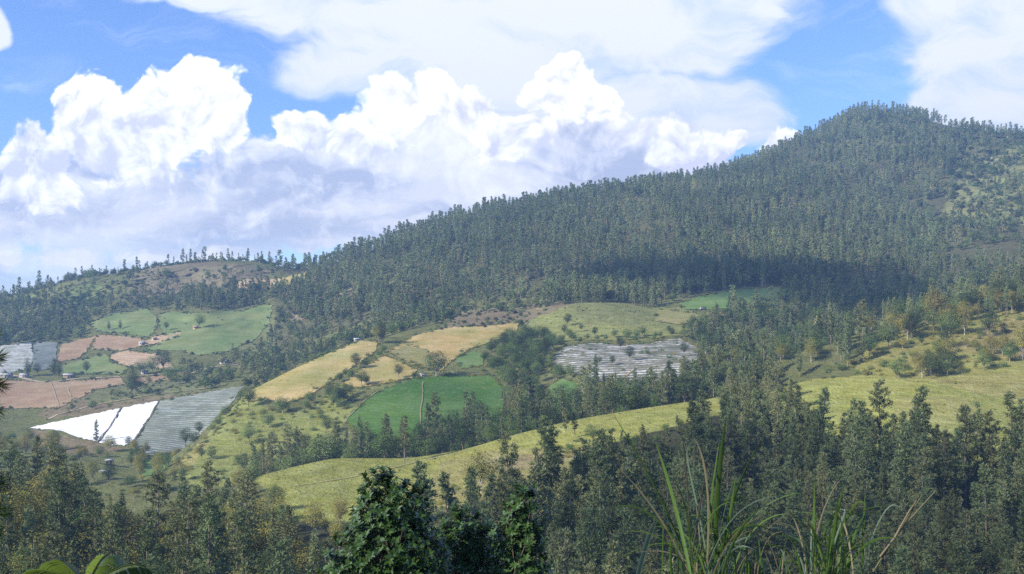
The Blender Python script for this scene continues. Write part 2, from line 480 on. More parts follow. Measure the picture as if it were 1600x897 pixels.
def leaf_material(name, c1, c2, trans=0.28, var=0.5, gloss=0.0, tcol=1.25):
    m, nt, out = mat_new(name)
    oi = nt.nodes.new('ShaderNodeObjectInfo')
    rnd = E(nt, oi.outputs['Random'])
    pos = obj_coord(nt)
    n = noise_tex(nt, pos, 0.55 if var < 0.9 else 2.0, 3, 0.6)
    col = mixc(nt, rnd * 0.6 + n.step(0.3, 0.7) * 0.4, c1, c2)
    stand = noise_tex(nt, pos, 0.013, 4, 0.6)                    # stands of different age and kind
    col = mixc(nt, stand.step(0.46, 0.66) * 0.55, col, hsv(nt, col, val=1.45, hue=0.482, sat=0.95))
    col = mixc(nt, stand.step(0.50, 0.34) * 0.5, col, hsv(nt, col, val=0.72, hue=0.52))
    col = hsv(nt, col, val=((rnd * 7.13)._m('FRACT') * var + (1.0 - var * 0.5) - 0.12 + n * 0.24))
    d = nt.nodes.new('ShaderNodeBsdfDiffuse'); t = nt.nodes.new('ShaderNodeBsdfTranslucent')
    nt.links.new(col, d.inputs[0])
    nt.links.new(hsv(nt, col, val=tcol, hue=0.485), t.inputs[0])
    mx = nt.nodes.new('ShaderNodeMixShader'); mx.inputs[0].default_value = trans
    nt.links.new(d.outputs[0], mx.inputs[1]); nt.links.new(t.outputs[0], mx.inputs[2])
    last = mx.outputs[0]
    if gloss:
        g = nt.nodes.new('ShaderNodeBsdfGlossy'); g.inputs['Roughness'].default_value = 0.38
        g.inputs[0].default_value = (0.8, 0.85, 0.9, 1)
        fr = nt.nodes.new('ShaderNodeFresnel'); fr.inputs[0].default_value = 1.4
        m2 = nt.nodes.new('ShaderNodeMixShader')
        nt.links.new((E(nt, fr.outputs[0]) * gloss).v, m2.inputs[0])
        nt.links.new(last, m2.inputs[1]); nt.links.new(g.outputs[0], m2.inputs[2]); last = m2.outputs[0]
    nt.links.new(last, out.inputs[0])
    return m


def plain_material(name, c, rough=0.8, scale=3.0, var=0.35, metal=0.0, bump=0.2):
    m, nt, out = mat_new(name)
    b = nt.nodes.new('ShaderNodeBsdfPrincipled'); nt.links.new(b.outputs[0], out.inputs[0])
    pos = obj_coord(nt)
    n = noise_tex(nt, pos, scale, 5, 0.65)
    nt.links.new(mixc(nt, n.step(0.3, 0.7), tuple(x * (1 - var) for x in c), tuple(min(1, x * (1 + var)) for x in c)), b.inputs['Base Color'])
    b.inputs['Roughness'].default_value = rough; b.inputs['Metallic'].default_value = metal
    link_bump(nt, n, bump, 0.05, b.inputs['Normal'])
    return m


M = {}
M['ground'] = ground_material('ground')
M['bark_pine'] = plain_material('bark_pine', (0.20, 0.165, 0.135), 0.9, 1.2, 0.4)
M['bark'] = plain_material('bark', (0.16, 0.13, 0.10), 0.9, 1.5, 0.4)
M['bark_pale'] = plain_material('bark_pale', (0.36, 0.33, 0.29), 0.9, 1.5, 0.3)
M['pine'] = leaf_material('pine_needles', (0.118, 0.168, 0.080), (0.185, 0.225, 0.100), 0.12, 0.55)
M['pine_old'] = leaf_material('pine_needles_old', (0.155, 0.185, 0.085), (0.215, 0.225, 0.10), 0.12, 0.5)
M['leaf'] = leaf_material('leaf_green', (0.080, 0.140, 0.045), (0.140, 0.185, 0.060), 0.15, 0.5)
M['leaf_olive'] = leaf_material('leaf_olive', (0.20, 0.21, 0.055), (0.30, 0.27, 0.075), 0.3, 0.5)
M['leaf_brown'] = leaf_material('leaf_brown', (0.125, 0.105, 0.062), (0.19, 0.16, 0.09), 0.3, 0.5)
M['leaf_dark'] = leaf_material('leaf_dark', (0.045, 0.075, 0.032), (0.075, 0.105, 0.045), 0.25, 0.45)

# ------------------------------------------------------------------ the land
def polys_colour(u, v, t, x, y):
    """own colour of the soil and sward, region by region"""
    c = np.empty((len(u), 3)); c[:] = (0.140, 0.150, 0.055)
    ju = u + 5 * fbm(x / 12.0, y / 12.0, 3); jv = v + 3 * fbm(x / 9.0 + 50, y / 9.0, 3)
    n = fbm(x / 60.0, y / 60.0, 4)[:, None]
    far = (t > 11) & (u > 430)
    c[far] = (0.105, 0.105, 0.050)
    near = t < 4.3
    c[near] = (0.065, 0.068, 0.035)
    for poly, lo, hi, col in PAINT:
        k = (t >= lo) & (t <= hi)
        k[k] = inpoly(ju[k], jv[k], poly)
        c[k] = col
    return np.clip(c * (1 + 0.28 * n), 0.01, 1)


GR, TAN, BRN = (0.272, 0.280, 0.070), (0.31, 0.245, 0.12), (0.215, 0.175, 0.095)
PAINT = [
    ([(395, 747), (470, 726), (520, 713), (640, 713), (720, 701), (800, 677), (900, 652), (1000, 635), (1120, 616), (1135, 645), (1000, 680),
      (940, 700), (890, 730), (800, 750), (760, 770), (700, 790), (600, 812), (500, 822), (450, 808), (425, 775)], 3.4, 5.35, GR),
    ([(690, 722), (760, 705), (850, 700), (930, 698), (880, 740), (800, 770), (700, 800), (650, 790)], 3.4, 5.0, (0.262, 0.245, 0.085)),
    ([(760, 716), (870, 706), (905, 712), (860, 728), (770, 738)], 3.4, 5.0, (0.255, 0.22, 0.11)),
    ([(1190, 612), (1270, 594), (1340, 586), (1400, 585), (1440, 592), (1520, 583), (1600, 566), (1720, 550), (1720, 740), (1550, 720),
      (1450, 710), (1350, 700), (1250, 690)], 3.6, 7.15, GR),
    ([(1440, 592), (1520, 583), (1600, 566), (1720, 550), (1720, 640), (1600, 630), (1520, 612)], 5.02, 7.15, (0.275, 0.262, 0.085)),
    ([(1400, 620), (1500, 618), (1560, 650), (1480, 668), (1400, 655)], 3.6, 5.1, (0.27, 0.265, 0.08)),
    ([(815, 507), (870, 476), (950, 470), (1010, 482), (1060, 480), (1110, 490), (1060, 522), (1000, 532), (900, 530), (830, 532)], 7.8, 11, (0.20, 0.215, 0.07)),
    ([(880, 472), (960, 470), (1030, 485), (1000, 508), (920, 506)], 7.8, 11, (0.175, 0.19, 0.07)),
    ([(1330, 600), (1350, 545), (1420, 512), (1520, 490), (1720, 470), (1720, 575), (1560, 590), (1440, 600)], 6.9, 8.05, (0.265, 0.265, 0.075)),
    ([(1480, 545), (1560, 500), (1720, 480), (1720, 560), (1560, 560)], 6.9, 8.05, (0.285, 0.25, 0.095)),
    ([(270, 745), (330, 670), (385, 615), (420, 640), (480, 640), (540, 600), (560, 640), (500, 690), (420, 740), (340, 770)], 6.8, 8.1, (0.235, 0.255, 0.068)),
    ([(265, 740), (300, 700), (330, 680), (315, 712), (285, 742)], 6.8, 8.1, (0.30, 0.27, 0.09)),
    ([(40, 700), (120, 690), (280, 700), (260, 770), (100, 770), (20, 740)], 6, 9.9, (0.15, 0.165, 0.06)),
    ([(40, 668), (120, 686), (200, 700), (160, 712), (70, 705), (30, 690)], 7, 9.9, (0.20, 0.16, 0.09)),
    ([(680, 520), (720, 488), (860, 470), (900, 474), (810, 506), (700, 518)], 8, 11, (0.185, 0.155, 0.09)),
    ([(195, 470), (215, 415), (330, 408), (430, 420), (400, 445), (300, 455)], 11.5, 13.2, (0.185, 0.160, 0.095)),
    ([(90, 475), (110, 450), (155, 440), (160, 455), (130, 478)], 11.5, 13.2, (0.16, 0.20, 0.065)),
    ([(30, 470), (60, 455), (65, 465), (35, 480)], 11.5, 13.2, (0.16, 0.20, 0.065)),
    ([(440, 500), (480, 470), (560, 445), (570, 455), (510, 475), (470, 500)], 11, 12.6, (0.22, 0.19, 0.12)),
    ([(1180, 380), (1200, 300), (1240, 285), (1260, 330), (1230, 385)], 12, 13.1, (0.15, 0.135, 0.08)),
    ([(1310, 235), (1330, 175), (1420, 172), (1440, 200), (1380, 230)], 12, 13.1, (0.125, 0.135, 0.065)),
    ([(1470, 330), (1520, 250), (1620, 215), (1720, 220), (1720, 420), (1580, 400)], 12, 13.1, (0.175, 0.185, 0.075)),
    ([(100, 590), (200, 610), (330, 610), (300, 625), (200, 640), (80, 655), (60, 650)], 10, 11.2, (0.19, 0.155, 0.09)),
    ([(150, 600), (340, 590), (330, 612), (200, 625), (130, 635)], 9.9, 11.2, (0.155, 0.165, 0.075)),
]

uu = np.concatenate([np.linspace(-2600, -360, 50, endpoint=False), np.arange(-360, 1961, 2.6), np.linspace(2000, 4200, 50)])
rows = {0: 8, 1: 14, 2: 24, 3: 30, 4: 34, 5: 22, 6: 24, 7: 40, 8: 26, 9: 40, 10: 48, 11: 60, 12: 90, 13: 12, 14: 8, 15: 8}
tt = np.concatenate([k + np.arange(rows[k]) / rows[k] for k in range(16)] + [[16.0]])


def land(name, a, b, label):
    ts = tt[(tt >= a) & (tt <= b)]
    UU, TT = np.meshgrid(uu, ts)
    P = surf(UU.ravel(), TT.ravel())
    n, m = len(ts), len(uu)
    i = (np.arange(n - 1)[:, None] * m + np.arange(m - 1)[None]).ravel()
    Fc = np.stack([i, i + 1, i + m + 1, i + m], 1)
    me = mesh_np(name, P, Fc, [M['ground']], smooth=True)
    col = polys_colour(UU.ravel(), vof(UU.ravel(), TT.ravel()), TT.ravel(), P[:, 0], P[:, 1])
    at = me.attributes.new('ground_colour', 'FLOAT_COLOR', 'POINT')
    at.data.foreach_set('color', np.concatenate([col, np.ones((len(col), 1))], 1).astype(np.float32).ravel())
    return prop(add(name, me), label, None, None, 'structure')


land('near_slope', 0, 6, 'near wooded slope with the olive pasture ridge above it')
land('farm_hills', 6, 11, 'farmed hills with fields, hedges and rough grass')
land('mountain', 11, 16, 'forested mountain with a long ridge and one peak')
# the bank the camera stands on and the hillside behind it
xs = np.linspace(-900, 900, 91); ys = np.concatenate([np.linspace(-1200, -20, 50), np.linspace(-16, 4.4, 12)])
X, Y = np.meshgrid(xs, ys)
Z = -2.45 + np.clip(-Y - 6, 0, None) * 0.16 + 3.0 * fbm(X / 60, Y / 60) * np.clip(-Y / 60, 0, 1) - np.abs(X) * 0.14
i = (np.arange(len(ys) - 1)[:, None] * 91 + np.arange(90)[None]).ravel()
me = mesh_np('hilltop', np.stack([X.ravel(), Y.ravel(), Z.ravel()], 1), np.stack([i, i + 1, i + 92, i + 91], 1), [M['ground']], smooth=True)
at = me.attributes.new('ground_colour', 'FLOAT_COLOR', 'POINT')
at.data.foreach_set('color', np.tile(np.array([0.1, 0.1, 0.05, 1], np.float32), len(me.vertices)))
prop(add('hilltop', me), 'grassy bank under the camera', None, None, 'structure')


# ------------------------------------------------------------------ fields laid on the land
EDGES = []
def sheet(name, poly, mat, label, lo=2.0, hi=13.0, step=4.0, lift=0.25, jag=1.5):
    if 'white plastic-mulched' not in label: EDGES.append((poly, lo, hi))
    poly = np.array(poly, float)
    # subdivide the outline with a slightly uneven edge
    out = []
    for a, b in zip(poly, np.roll(poly, -1, 0)):
        n = max(1, int(np.hypot(*(b - a)) / step))
        for k in range(n):
            p = a + (b - a) * k / n
            out.append((p[0] + jag * RNG.normal() * 0.6, p[1] + jag * RNG.normal() * 0.35))
    x0, y0 = poly.min(0); x1, y1 = poly.max(0)
    gx, gy = np.meshgrid(np.arange(x0 + step / 2, x1, step), np.arange(y0 + step / 3, y1, step * 0.6))
    k = inpoly(gx.ravel(), gy.ravel(), [tuple(p) for p in out])
    inner = np.stack([gx.ravel()[k], gy.ravel()[k]], 1)
    pts = [Vector(p) for p in out] + [Vector(p) for p in inner]
    r = delaunay_2d_cdt(pts, [], [list(range(len(out)))], 1, 1e-4)
    vs = np.array([(p.x, p.y) for p in r[0]])
    t = find_t(vs[:, 0], vs[:, 1], lo, hi)
    P = surf(vs[:, 0], t)
    P = P * (1 - 0.0006) ; P[:, 2] += lift
    tri = np.array([f for f in r[2] if len(f) == 3], np.int32)
    # face up
    a, b, c3 = P[tri[:, 0]], P[tri[:, 1]], P[tri[:, 2]]
    nz = np.cross(b - a, c3 - a)[:, 2]
    tri[nz < 0] = tri[nz < 0][:, ::-1]
    me = mesh_np(name, P, tri, [mat], smooth=True)
    return prop(add(name, me), label, None, None, 'structure')


UPZ = (0.0, 0.0, 1.0)
M['mulch_white'] = field_material('mulch_white', (0.80, 0.80, 0.80), (0.74, 0.75, 0.77), (0.12, 0.32, 0.94), 1.9, 0.75, (0.25, 0.27, 0.27), 0.04, 0.15, (0.3, 0.31, 0.28), bump=0.3, patchy=0.35)
M['mulch_plain'] = field_material('mulch_plain', (0.76, 0.76, 0.76), (0.66, 0.67, 0.69), (0.12, 0.32, 0.94), 1.9, 0.12, (0.5, 0.5, 0.5), 0.04, 0.3, (0.5, 0.52, 0.52), bump=0.4, patchy=0.45)
M['mulch_grey'] = field_material('mulch_grey', (0.135, 0.16, 0.12), (0.18, 0.20, 0.155), (0.10, 0.34, 0.94), 2.0, 0.75, (0.42, 0.45, 0.44), 0.03, bump=0.5, gaps=0.5)
M['mulch_far'] = field_material('mulch_far', (0.20, 0.22, 0.19), (0.27, 0.28, 0.25), (0.05, 0.3, 0.95), 2.6, 0.9, (0.60, 0.61, 0.62), 0.02, bump=0.5)
M['mulch_net'] = field_material('mulch_net', (0.12, 0.14, 0.13), (0.17, 0.19, 0.18), (0.05, 0.3, 0.95), 2.2, 0.4, (0.32, 0.34, 0.35), 0.02, 0.5, (0.06, 0.09, 0.05), bump=0.5)
M['mulch_striped'] = field_material('mulch_striped', (0.12, 0.125, 0.085), (0.17, 0.165, 0.13), (0.0, 0.22, 0.97), 2.1, 0.9, (0.54, 0.55, 0.56), 0.05, 0.95, (0.10, 0.11, 0.06), bump=0.5, rough_rows=0.35, gaps=1.0)
M['crop'] = field_material('crop_green', (0.050, 0.120, 0.022), (0.082, 0.155, 0.032), (0.25, 0.30, 0.92), 2.4, 0.2, (0.05, 0.11, 0.035), 0.03, 0.7, (0.19, 0.19, 0.09), bump=0.7, rb=0.15)
M['crop_bright'] = field_material('crop_bright', (0.10, 0.18, 0.055), (0.14, 0.20, 0.065), (0.3, 0.3, 0.9), 2.0, 0.25, (0.07, 0.14, 0.04), 0.05, 0.1, (0.2, 0.2, 0.09), bump=0.6, rb=0.15)
M['crop_far'] = field_material('crop_far', (0.125, 0.185, 0.062), (0.19, 0.22, 0.08), None, 6.0, 0.0, None, 0.02, 0.45, (0.24, 0.21, 0.11), bump=0.6)
M['crop_strip'] = field_material('crop_strip', (0.105, 0.195, 0.055), (0.15, 0.215, 0.065), None, 3, 0, None, 0.03, 0.25, (0.2, 0.2, 0.09), bump=0.6)
M['soil_red'] = field_material('soil_red', (0.27, 0.175, 0.105), (0.32, 0.232, 0.14), None, 2.0, 0.0, None, 0.03, 0.4, (0.24, 0.2, 0.11), bump=0.6)
M['soil_orange'] = field_material('soil_orange', (0.36, 0.25, 0.16), (0.40, 0.30, 0.19), (0.2, 0.3, 0.9), 3.0, 0.2, (0.33, 0.2, 0.12), 0.02, 0.1, (0.24, 0.2, 0.11), bump=0.5)
M['stubble'] = field_material('stubble', (0.42, 0.315, 0.13), (0.27, 0.255, 0.085), (0.25, 0.35, 0.9), 2.8, 0.12, (0.285, 0.235, 0.105), 0.025, 0.5, (0.21, 0.20, 0.08), bump=0.7, rb=0.15)
M['stubble_gold'] = field_material('stubble_gold', (0.43, 0.305, 0.125), (0.27, 0.245, 0.08), (0.1, 0.3, 0.95), 2.8, 0.12, (0.26, 0.235, 0.09), 0.03, 0.6, (0.20, 0.205, 0.07), bump=0.7, rb=0.15)
M['fallow'] = field_material('fallow', (0.21, 0.215, 0.075), (0.27, 0.235, 0.10), (0.3, 0.3, 0.9), 3.2, 0.25, (0.16, 0.17, 0.06), 0.04, 0.3, (0.13, 0.14, 0.05), bump=0.8, rb=0.15)
M['path'] = field_material('path', (0.25, 0.235, 0.14), (0.20, 0.20, 0.10), None, 3, 0, None, 0.1, 0.7, (0.12, 0.16, 0.06), bump=0.3)
M['track'] = field_material('track', (0.38, 0.31, 0.22), (0.30, 0.24, 0.15), None, 3, 0, None, 0.1, 0.7, (0.22, 0.2, 0.1), bump=0.3)

sheet('mulched_field', [(46, 669), (100, 657), (191, 637.3), (179.5, 655), (164.5, 676), (153.5, 691), (120, 683), (95, 673)], M['mulch_white'],
      'white plastic-mulched field with fine rows, left of the dark path line', 9, 10.4, 3)
sheet('mulched_field', [(192, 637.5), (247, 627), (237, 645), (218, 675), (203, 695), (175, 696), (156, 692), (166, 676), (181, 655)], M['mulch_plain'],
      'plain white plastic-mulched field right of the dark path line', 9, 10.4, 3)
sheet('net_field', [(249, 627), (300, 617), (382, 603), (360, 632), (330, 668), (306, 692), (275, 708), (235, 713), (212, 700), (208, 694), (222, 675), (241, 645)], M['mulch_grey'],
      'grey green net-covered field beside the white mulched field', 9, 10.4, 3)
sheet('crop_field', [(224, 722), (240, 714), (268, 711), (262, 726), (244, 750), (224, 752), (220, 738)], M['crop_bright'], 'small bright green plot below the grey net field', 6.5, 10, 3)
sheet('ploughed_field', [(-30, 596), (8, 594), (80, 598), (190, 590), (196, 601), (150, 609), (125, 622), (92, 637), (20, 639), (-30, 640)], M['soil_red'],
      'large red ploughed field below the dirt road at the left edge', 10, 11.6, 3)
sheet('ploughed_field', [(205, 591), (262, 587), (264, 594), (230, 598), (205, 599)], M['soil_red'], 'narrow red ploughed strip behind the tall dark trees', 10, 11.8, 3)
sheet('ploughed_field', [(96, 538), (150, 525), (140, 543), (124, 560), (88, 567)], M['soil_red'], 'sloping red ploughed field beside the grey net plot', 10.5, 12.2, 3)
sheet('ploughed_field', [(152, 523), (200, 526), (236, 533), (215, 543), (190, 548), (142, 546)], M['soil_red'], 'red ploughed field with a green copse at its left', 10.5, 12.2, 3)
sheet('ploughed_field', [(176, 553), (200, 548), (250, 554), (268, 570), (276, 580), (240, 576), (200, 573), (172, 562)], M['soil_orange'], 'orange ploughed field above the dirt road', 10.5, 12.2, 3)
sheet('crop_field', [(98, 572), (125, 563), (165, 553), (172, 566), (200, 575), (190, 585), (100, 585)], M['crop_far'], 'green sloping plot between red fields and dirt road', 10.5, 12, 3)
sheet('crop_field', [(140, 505), (180, 490), (230, 482), (245, 495), (245, 512), (232, 527), (190, 521), (150, 519)], M['crop_far'], 'pale green hillside field with two small trees', 11, 12.6, 3)
sheet('crop_field', [(248, 492), (270, 487), (290, 490), (330, 490), (345, 484), (380, 487), (405, 478), (425, 476), (420, 505), (400, 530), (360, 548), (310, 556), (285, 548), (225, 548), (262, 528), (250, 512)], M['crop_far'],
      'large rolling green field on the left hill', 11, 12.6, 3)
sheet('ploughed_field', [(243, 526), (280, 519), (284, 524), (262, 532), (225, 541), (218, 538)], M['soil_orange'], 'thin bare earth strip beside the green hillside field', 11, 12.4, 3)
sheet('mulched_field', [(-40, 545), (0, 541), (49, 534), (52, 556), (46, 577), (0, 586), (-40, 588)], M['mulch_far'], 'pale striped mulched plot at the left edge', 10.5, 12.2, 3)
sheet('net_field', [(53, 534), (90, 535), (86, 571), (70, 578), (50, 578)], M['mulch_net'], 'dark net plot between pale stripes and red soil', 10.5, 12.2, 3)
sheet('stubble_field', [(378, 618), (420, 594), (480, 567), (560, 533), (590, 534), (588, 548), (556, 570), (520, 594), (480, 620), (440, 632), (415, 622), (395, 628)], M['stubble'],
      'tan stubble field climbing the spur in the centre left', 7, 8.05, 3)
sheet('stubble_field', [(606, 549), (650, 524), (700, 512), (760, 510), (812, 504), (806, 520), (770, 534), (735, 545), (702, 568), (690, 580), (660, 576), (630, 562)], M['stubble_gold'],
      'golden tan field with scattered bushes below the scrub', 7, 9.9, 3)
sheet('stubble_field', [(533, 602), (560, 580), (600, 556), (628, 567), (652, 579), (645, 590), (600, 600), (555, 606)], M['stubble_gold'],
      'small tan field between hedge and green crop', 7, 9.9, 3)
sheet('fallow_field', [(608, 551), (640, 540), (668, 548), (672, 572), (645, 571)], M['fallow'], 'yellow green fallow corner of the golden tan field', 7, 9.9, 3, 0.5)
sheet('crop_field', [(541, 654), (580, 617), (645, 592), (700, 587), (768, 588), (784, 605), (788, 640), (775, 680), (640, 690), (560, 690)], M['crop'],
      'dark green crop field split by a pale path', 6.9, 9.9, 3)
sheet('crop_field', [(710, 562), (740, 548), (757, 556), (754, 572), (720, 576)], M['crop_bright'], 'small green plot above the dark green crop field', 7, 9.9, 3)
sheet('crop_field', [(836, 630), (860, 603), (880, 592), (918, 606), (918, 634), (880, 650), (845, 655)], M['crop_bright'], 'bright green plot below the striped white field', 6.5, 9.9, 3)
sheet('mulched_field', [(858, 572), (880, 542), (930, 536), (970, 541), (1020, 536), (1060, 528), (1092, 545), (1085, 580), (1040, 605), (985, 612), (950, 602), (905, 585), (880, 580)], M['mulch_striped'],
      'steep field striped with white plastic rows among dark trees', 7, 9.9, 3)
sheet('crop_field', [(1062, 476), (1090, 464), (1150, 454), (1228, 449), (1240, 456), (1225, 466), (1180, 474), (1120, 484), (1070, 484)], M['crop_strip'],
      'green plot below the shaded pine wood', 9.5, 11.5, 3)
sheet('fallow_field', [(1030, 484), (1090, 490), (1140, 486), (1130, 496), (1060, 508), (1020, 500)], M['fallow'], 'olive strip under the green plot', 8, 11, 3)
sheet('stubble_field', [(362, 444), (385, 436), (432, 436), (431, 450), (370, 452)], M['soil_orange'], 'orange tan field on the far left hill', 11.5, 13, 3)
sheet('fallow_field', [(434, 436), (480, 425), (484, 436), (465, 446), (434, 449)], M['stubble'], 'yellow field beside the far orange one', 11.5, 13, 3)


def ribbon(name, pts, width, mat, label, lo=2.0, hi=13.0, lift=0.35):
    pts = np.array(pts, float)
    s = np.concatenate([[0], np.cumsum(np.hypot(*np.diff(pts, axis=0).T))])
    q = np.linspace(0, s[-1], int(s[-1] / 2.5) + 2)
    u, v = np.interp(q, s, pts[:, 0]), np.interp(q, s, pts[:, 1])
    u = u + np.convolve(RNG.normal(size=len(u) + 6), np.ones(7) / 7, 'valid') * 1.6
    P = surf(u, find_t(u, v, lo, hi))
    tg = np.gradient(P, axis=0); tg[:, 2] = 0; tg /= np.linalg.norm(tg, axis=1)[:, None] + 1e-9
    nr = np.stack([-tg[:, 1], tg[:, 0], np.zeros(len(tg))], 1)
    # lie on the slope across the strip as well
    w = width * (0.8 + 0.4 * RNG.random(len(P)))[:, None] / 2
    A, B = P + nr * w, P - nr * w
    for Q in (A, B):
        uq = UC + F * Q[:, 0] / Q[:, 1]
        vq = v + (uq - u) * 0
        dv = (Q[:, 1] - P[:, 1])
        # slope of the land towards the viewer from a finite difference
        t0 = find_t(u, v - 1.0, lo, hi); P2 = surf(u, t0)
        g = (P2[:, 2] - P[:, 2]) / np.where(np.abs(P2[:, 1] - P[:, 1]) < 0.05, 0.05, P2[:, 1] - P[:, 1])
        Q[:, 2] += np.clip(g, 0, 0.8) * dv
    V = np.concatenate([A, B]) * (1 - 0.0007); V[:, 2] += lift
    n = len(P); i = np.arange(n - 1)
    me = mesh_np(name, V, np.stack([i, i + 1, n + i + 1, n + i], 1), [mat], smooth=True)
    return prop(add(name, me), label, None, None, 'structure')


ribbon('dirt_road', [(-30, 588), (20, 587), (60, 597), (80, 598), (120, 592), (190, 589), (240, 586), (300, 583), (330, 574), (390, 568), (430, 560)], 3.4, M['track'], 'pale dirt road crossing the left hillside', 10.3, 12.5)
ribbon('dirt_track', [(75, 655), (90, 648), (150, 633), (220, 620), (300, 610), (350, 604)], 2.2, M['track'], 'dirt track along the top of the white field', 9.9, 11.2)
ribbon('field_path', [(661, 598), (661, 612), (658, 640), (656, 668)], 0.6, M['path'], 'pale path running down the dark green crop field', 7, 9.9, 0.6)
ribbon('field_path', [(592, 611), (570, 626), (545, 652), (536, 662)], 0.6, M['path'], 'pale path along the left edge of the dark green crop', 7, 9.9, 0.6)
ribbon('field_path', [(604, 553), (630, 566), (655, 578), (670, 584), (768, 586)], 0.45, M['path'], 'pale path between tan field and green crop', 7, 9.9, 0.6)
ribbon('field_path', [(995, 575), (975, 590), (960, 602)], 1.2, M['track'], 'path cutting through the white striped field', 7, 9.9, 0.6)
ribbon('field_path', [(80, 598), (87, 622), (92, 636)], 0.8, M['track'], 'pale path down the large red ploughed field', 10, 11.6, 0.6)
ribbon('field_path', [(105, 607), (110, 618), (112, 626)], 1.4, M['track'], 'short pale gully mark in the red ploughed field', 10, 11.6, 0.6)
ribbon('dirt_track', [(460, 760), (540, 748), (620, 730), (660, 720), (700, 712)], 0.5, M['track'], 'thin track slanting across the olive pasture', 3.5, 5.0, 0.3)
M['dark_path'] = plain_material('dark_path', (0.12, 0.11, 0.08), 0.9, 1.0)
ribbon('furrow', [(191, 637), (180, 655), (164, 676), (151, 693)], 0.7, M['dark_path'], 'dark path line dividing the white field', 9, 10.4, 0.6)
ribbon('furrow', [(248, 627), (238, 646), (219, 676), (204, 697)], 0.8, M['dark_path'], 'dark line between white field and net field', 9, 10.4, 0.6)


# ------------------------------------------------------------------ vegetation models
def unit(a): return a / (np.linalg.norm(a, axis=-1, keepdims=True) + 1e-9)


def tube(pts, radii, sides=5):
    pts = np.array(pts, float); n = len(pts)
    tg = unit(np.gradient(pts, axis=0)); ref = np.array([1.0, 0.13, 0.0]) if abs(tg[0][2]) > 0.5 else np.array([0, 0, 1.0])
    a = unit(np.cross(tg, ref)); b = np.cross(tg, a)
    ang = np.arange(sides) * 2 * math.pi / sides
    V = (pts[:, None] + (a[:, None] * np.cos(ang)[None, :, None] + b[:, None] * np.sin(ang)[None, :, None]) * np.array(radii)[:, None, None]).reshape(-1, 3)
    tri = []
    for i in range(n - 1):
        for j in range(sides):
            p, q = i * sides + j, i * sides + (j + 1) % sides
            tri += [(p, q, q + sides), (p, q + sides, p + sides)]
    return V, np.array(tri, np.int32)


def join(parts):
    V, Fc, off = [], [], 0
    for v, f in parts:
        V.append(v); Fc.append(f + off); off += len(v)
    return np.concatenate(V), np.concatenate(Fc)


def spikes(C, Dr, k, ln, w, spread, rng):
    """k thin needle triangles at every tuft centre C, fanned round direction Dr"""
    n = len(C)
    d = unit(np.repeat(Dr, k, 0) + rng.normal(size=(n * k, 3)) * spread)
    c = np.repeat(C, k, 0) + rng.normal(size=(n * k, 3)) * ln * 0.10
    side = unit(np.cross(d, rng.normal(size=(n * k, 3))))
    l = ln * (0.65 + 0.6 * rng.random((n * k, 1)))
    ww = w * (0.7 + 0.6 * rng.random((n * k, 1)))
    V = np.stack([c + d * l * 0.25 - side * ww, c + d * l * 0.45 + side * ww, c + d * l], 1).reshape(-1, 3)
    return V, np.arange(len(V), dtype=np.int32).reshape(-1, 3)


def leaves(C, N, size, rng, asp=0.55):
    """one pointed leaf (two triangles, folded on its rib) at each centre C facing about N"""
    n = len(C)
    nn = unit(N + rng.normal(size=(n, 3)) * 0.55)
    a = unit(np.cross(nn, rng.normal(size=(n, 3)))); b = np.cross(nn, a)
    s = size * (0.7 + 0.6 * rng.random((n, 1)))
    tip, tail = C + a * s * 0.5, C - a * s * 0.5
    l = C + b * s * asp * 0.5 + nn * s * 0.10; r = C - b * s * asp * 0.5 + nn * s * 0.10
    V = np.stack([tail, r, tip, l], 1).reshape(-1, 3)
    i = np.arange(n) * 4
    return V, np.concatenate([np.stack([i, i + 1, i + 2], 1), np.stack([i, i + 2, i + 3], 1)]).astype(np.int32)


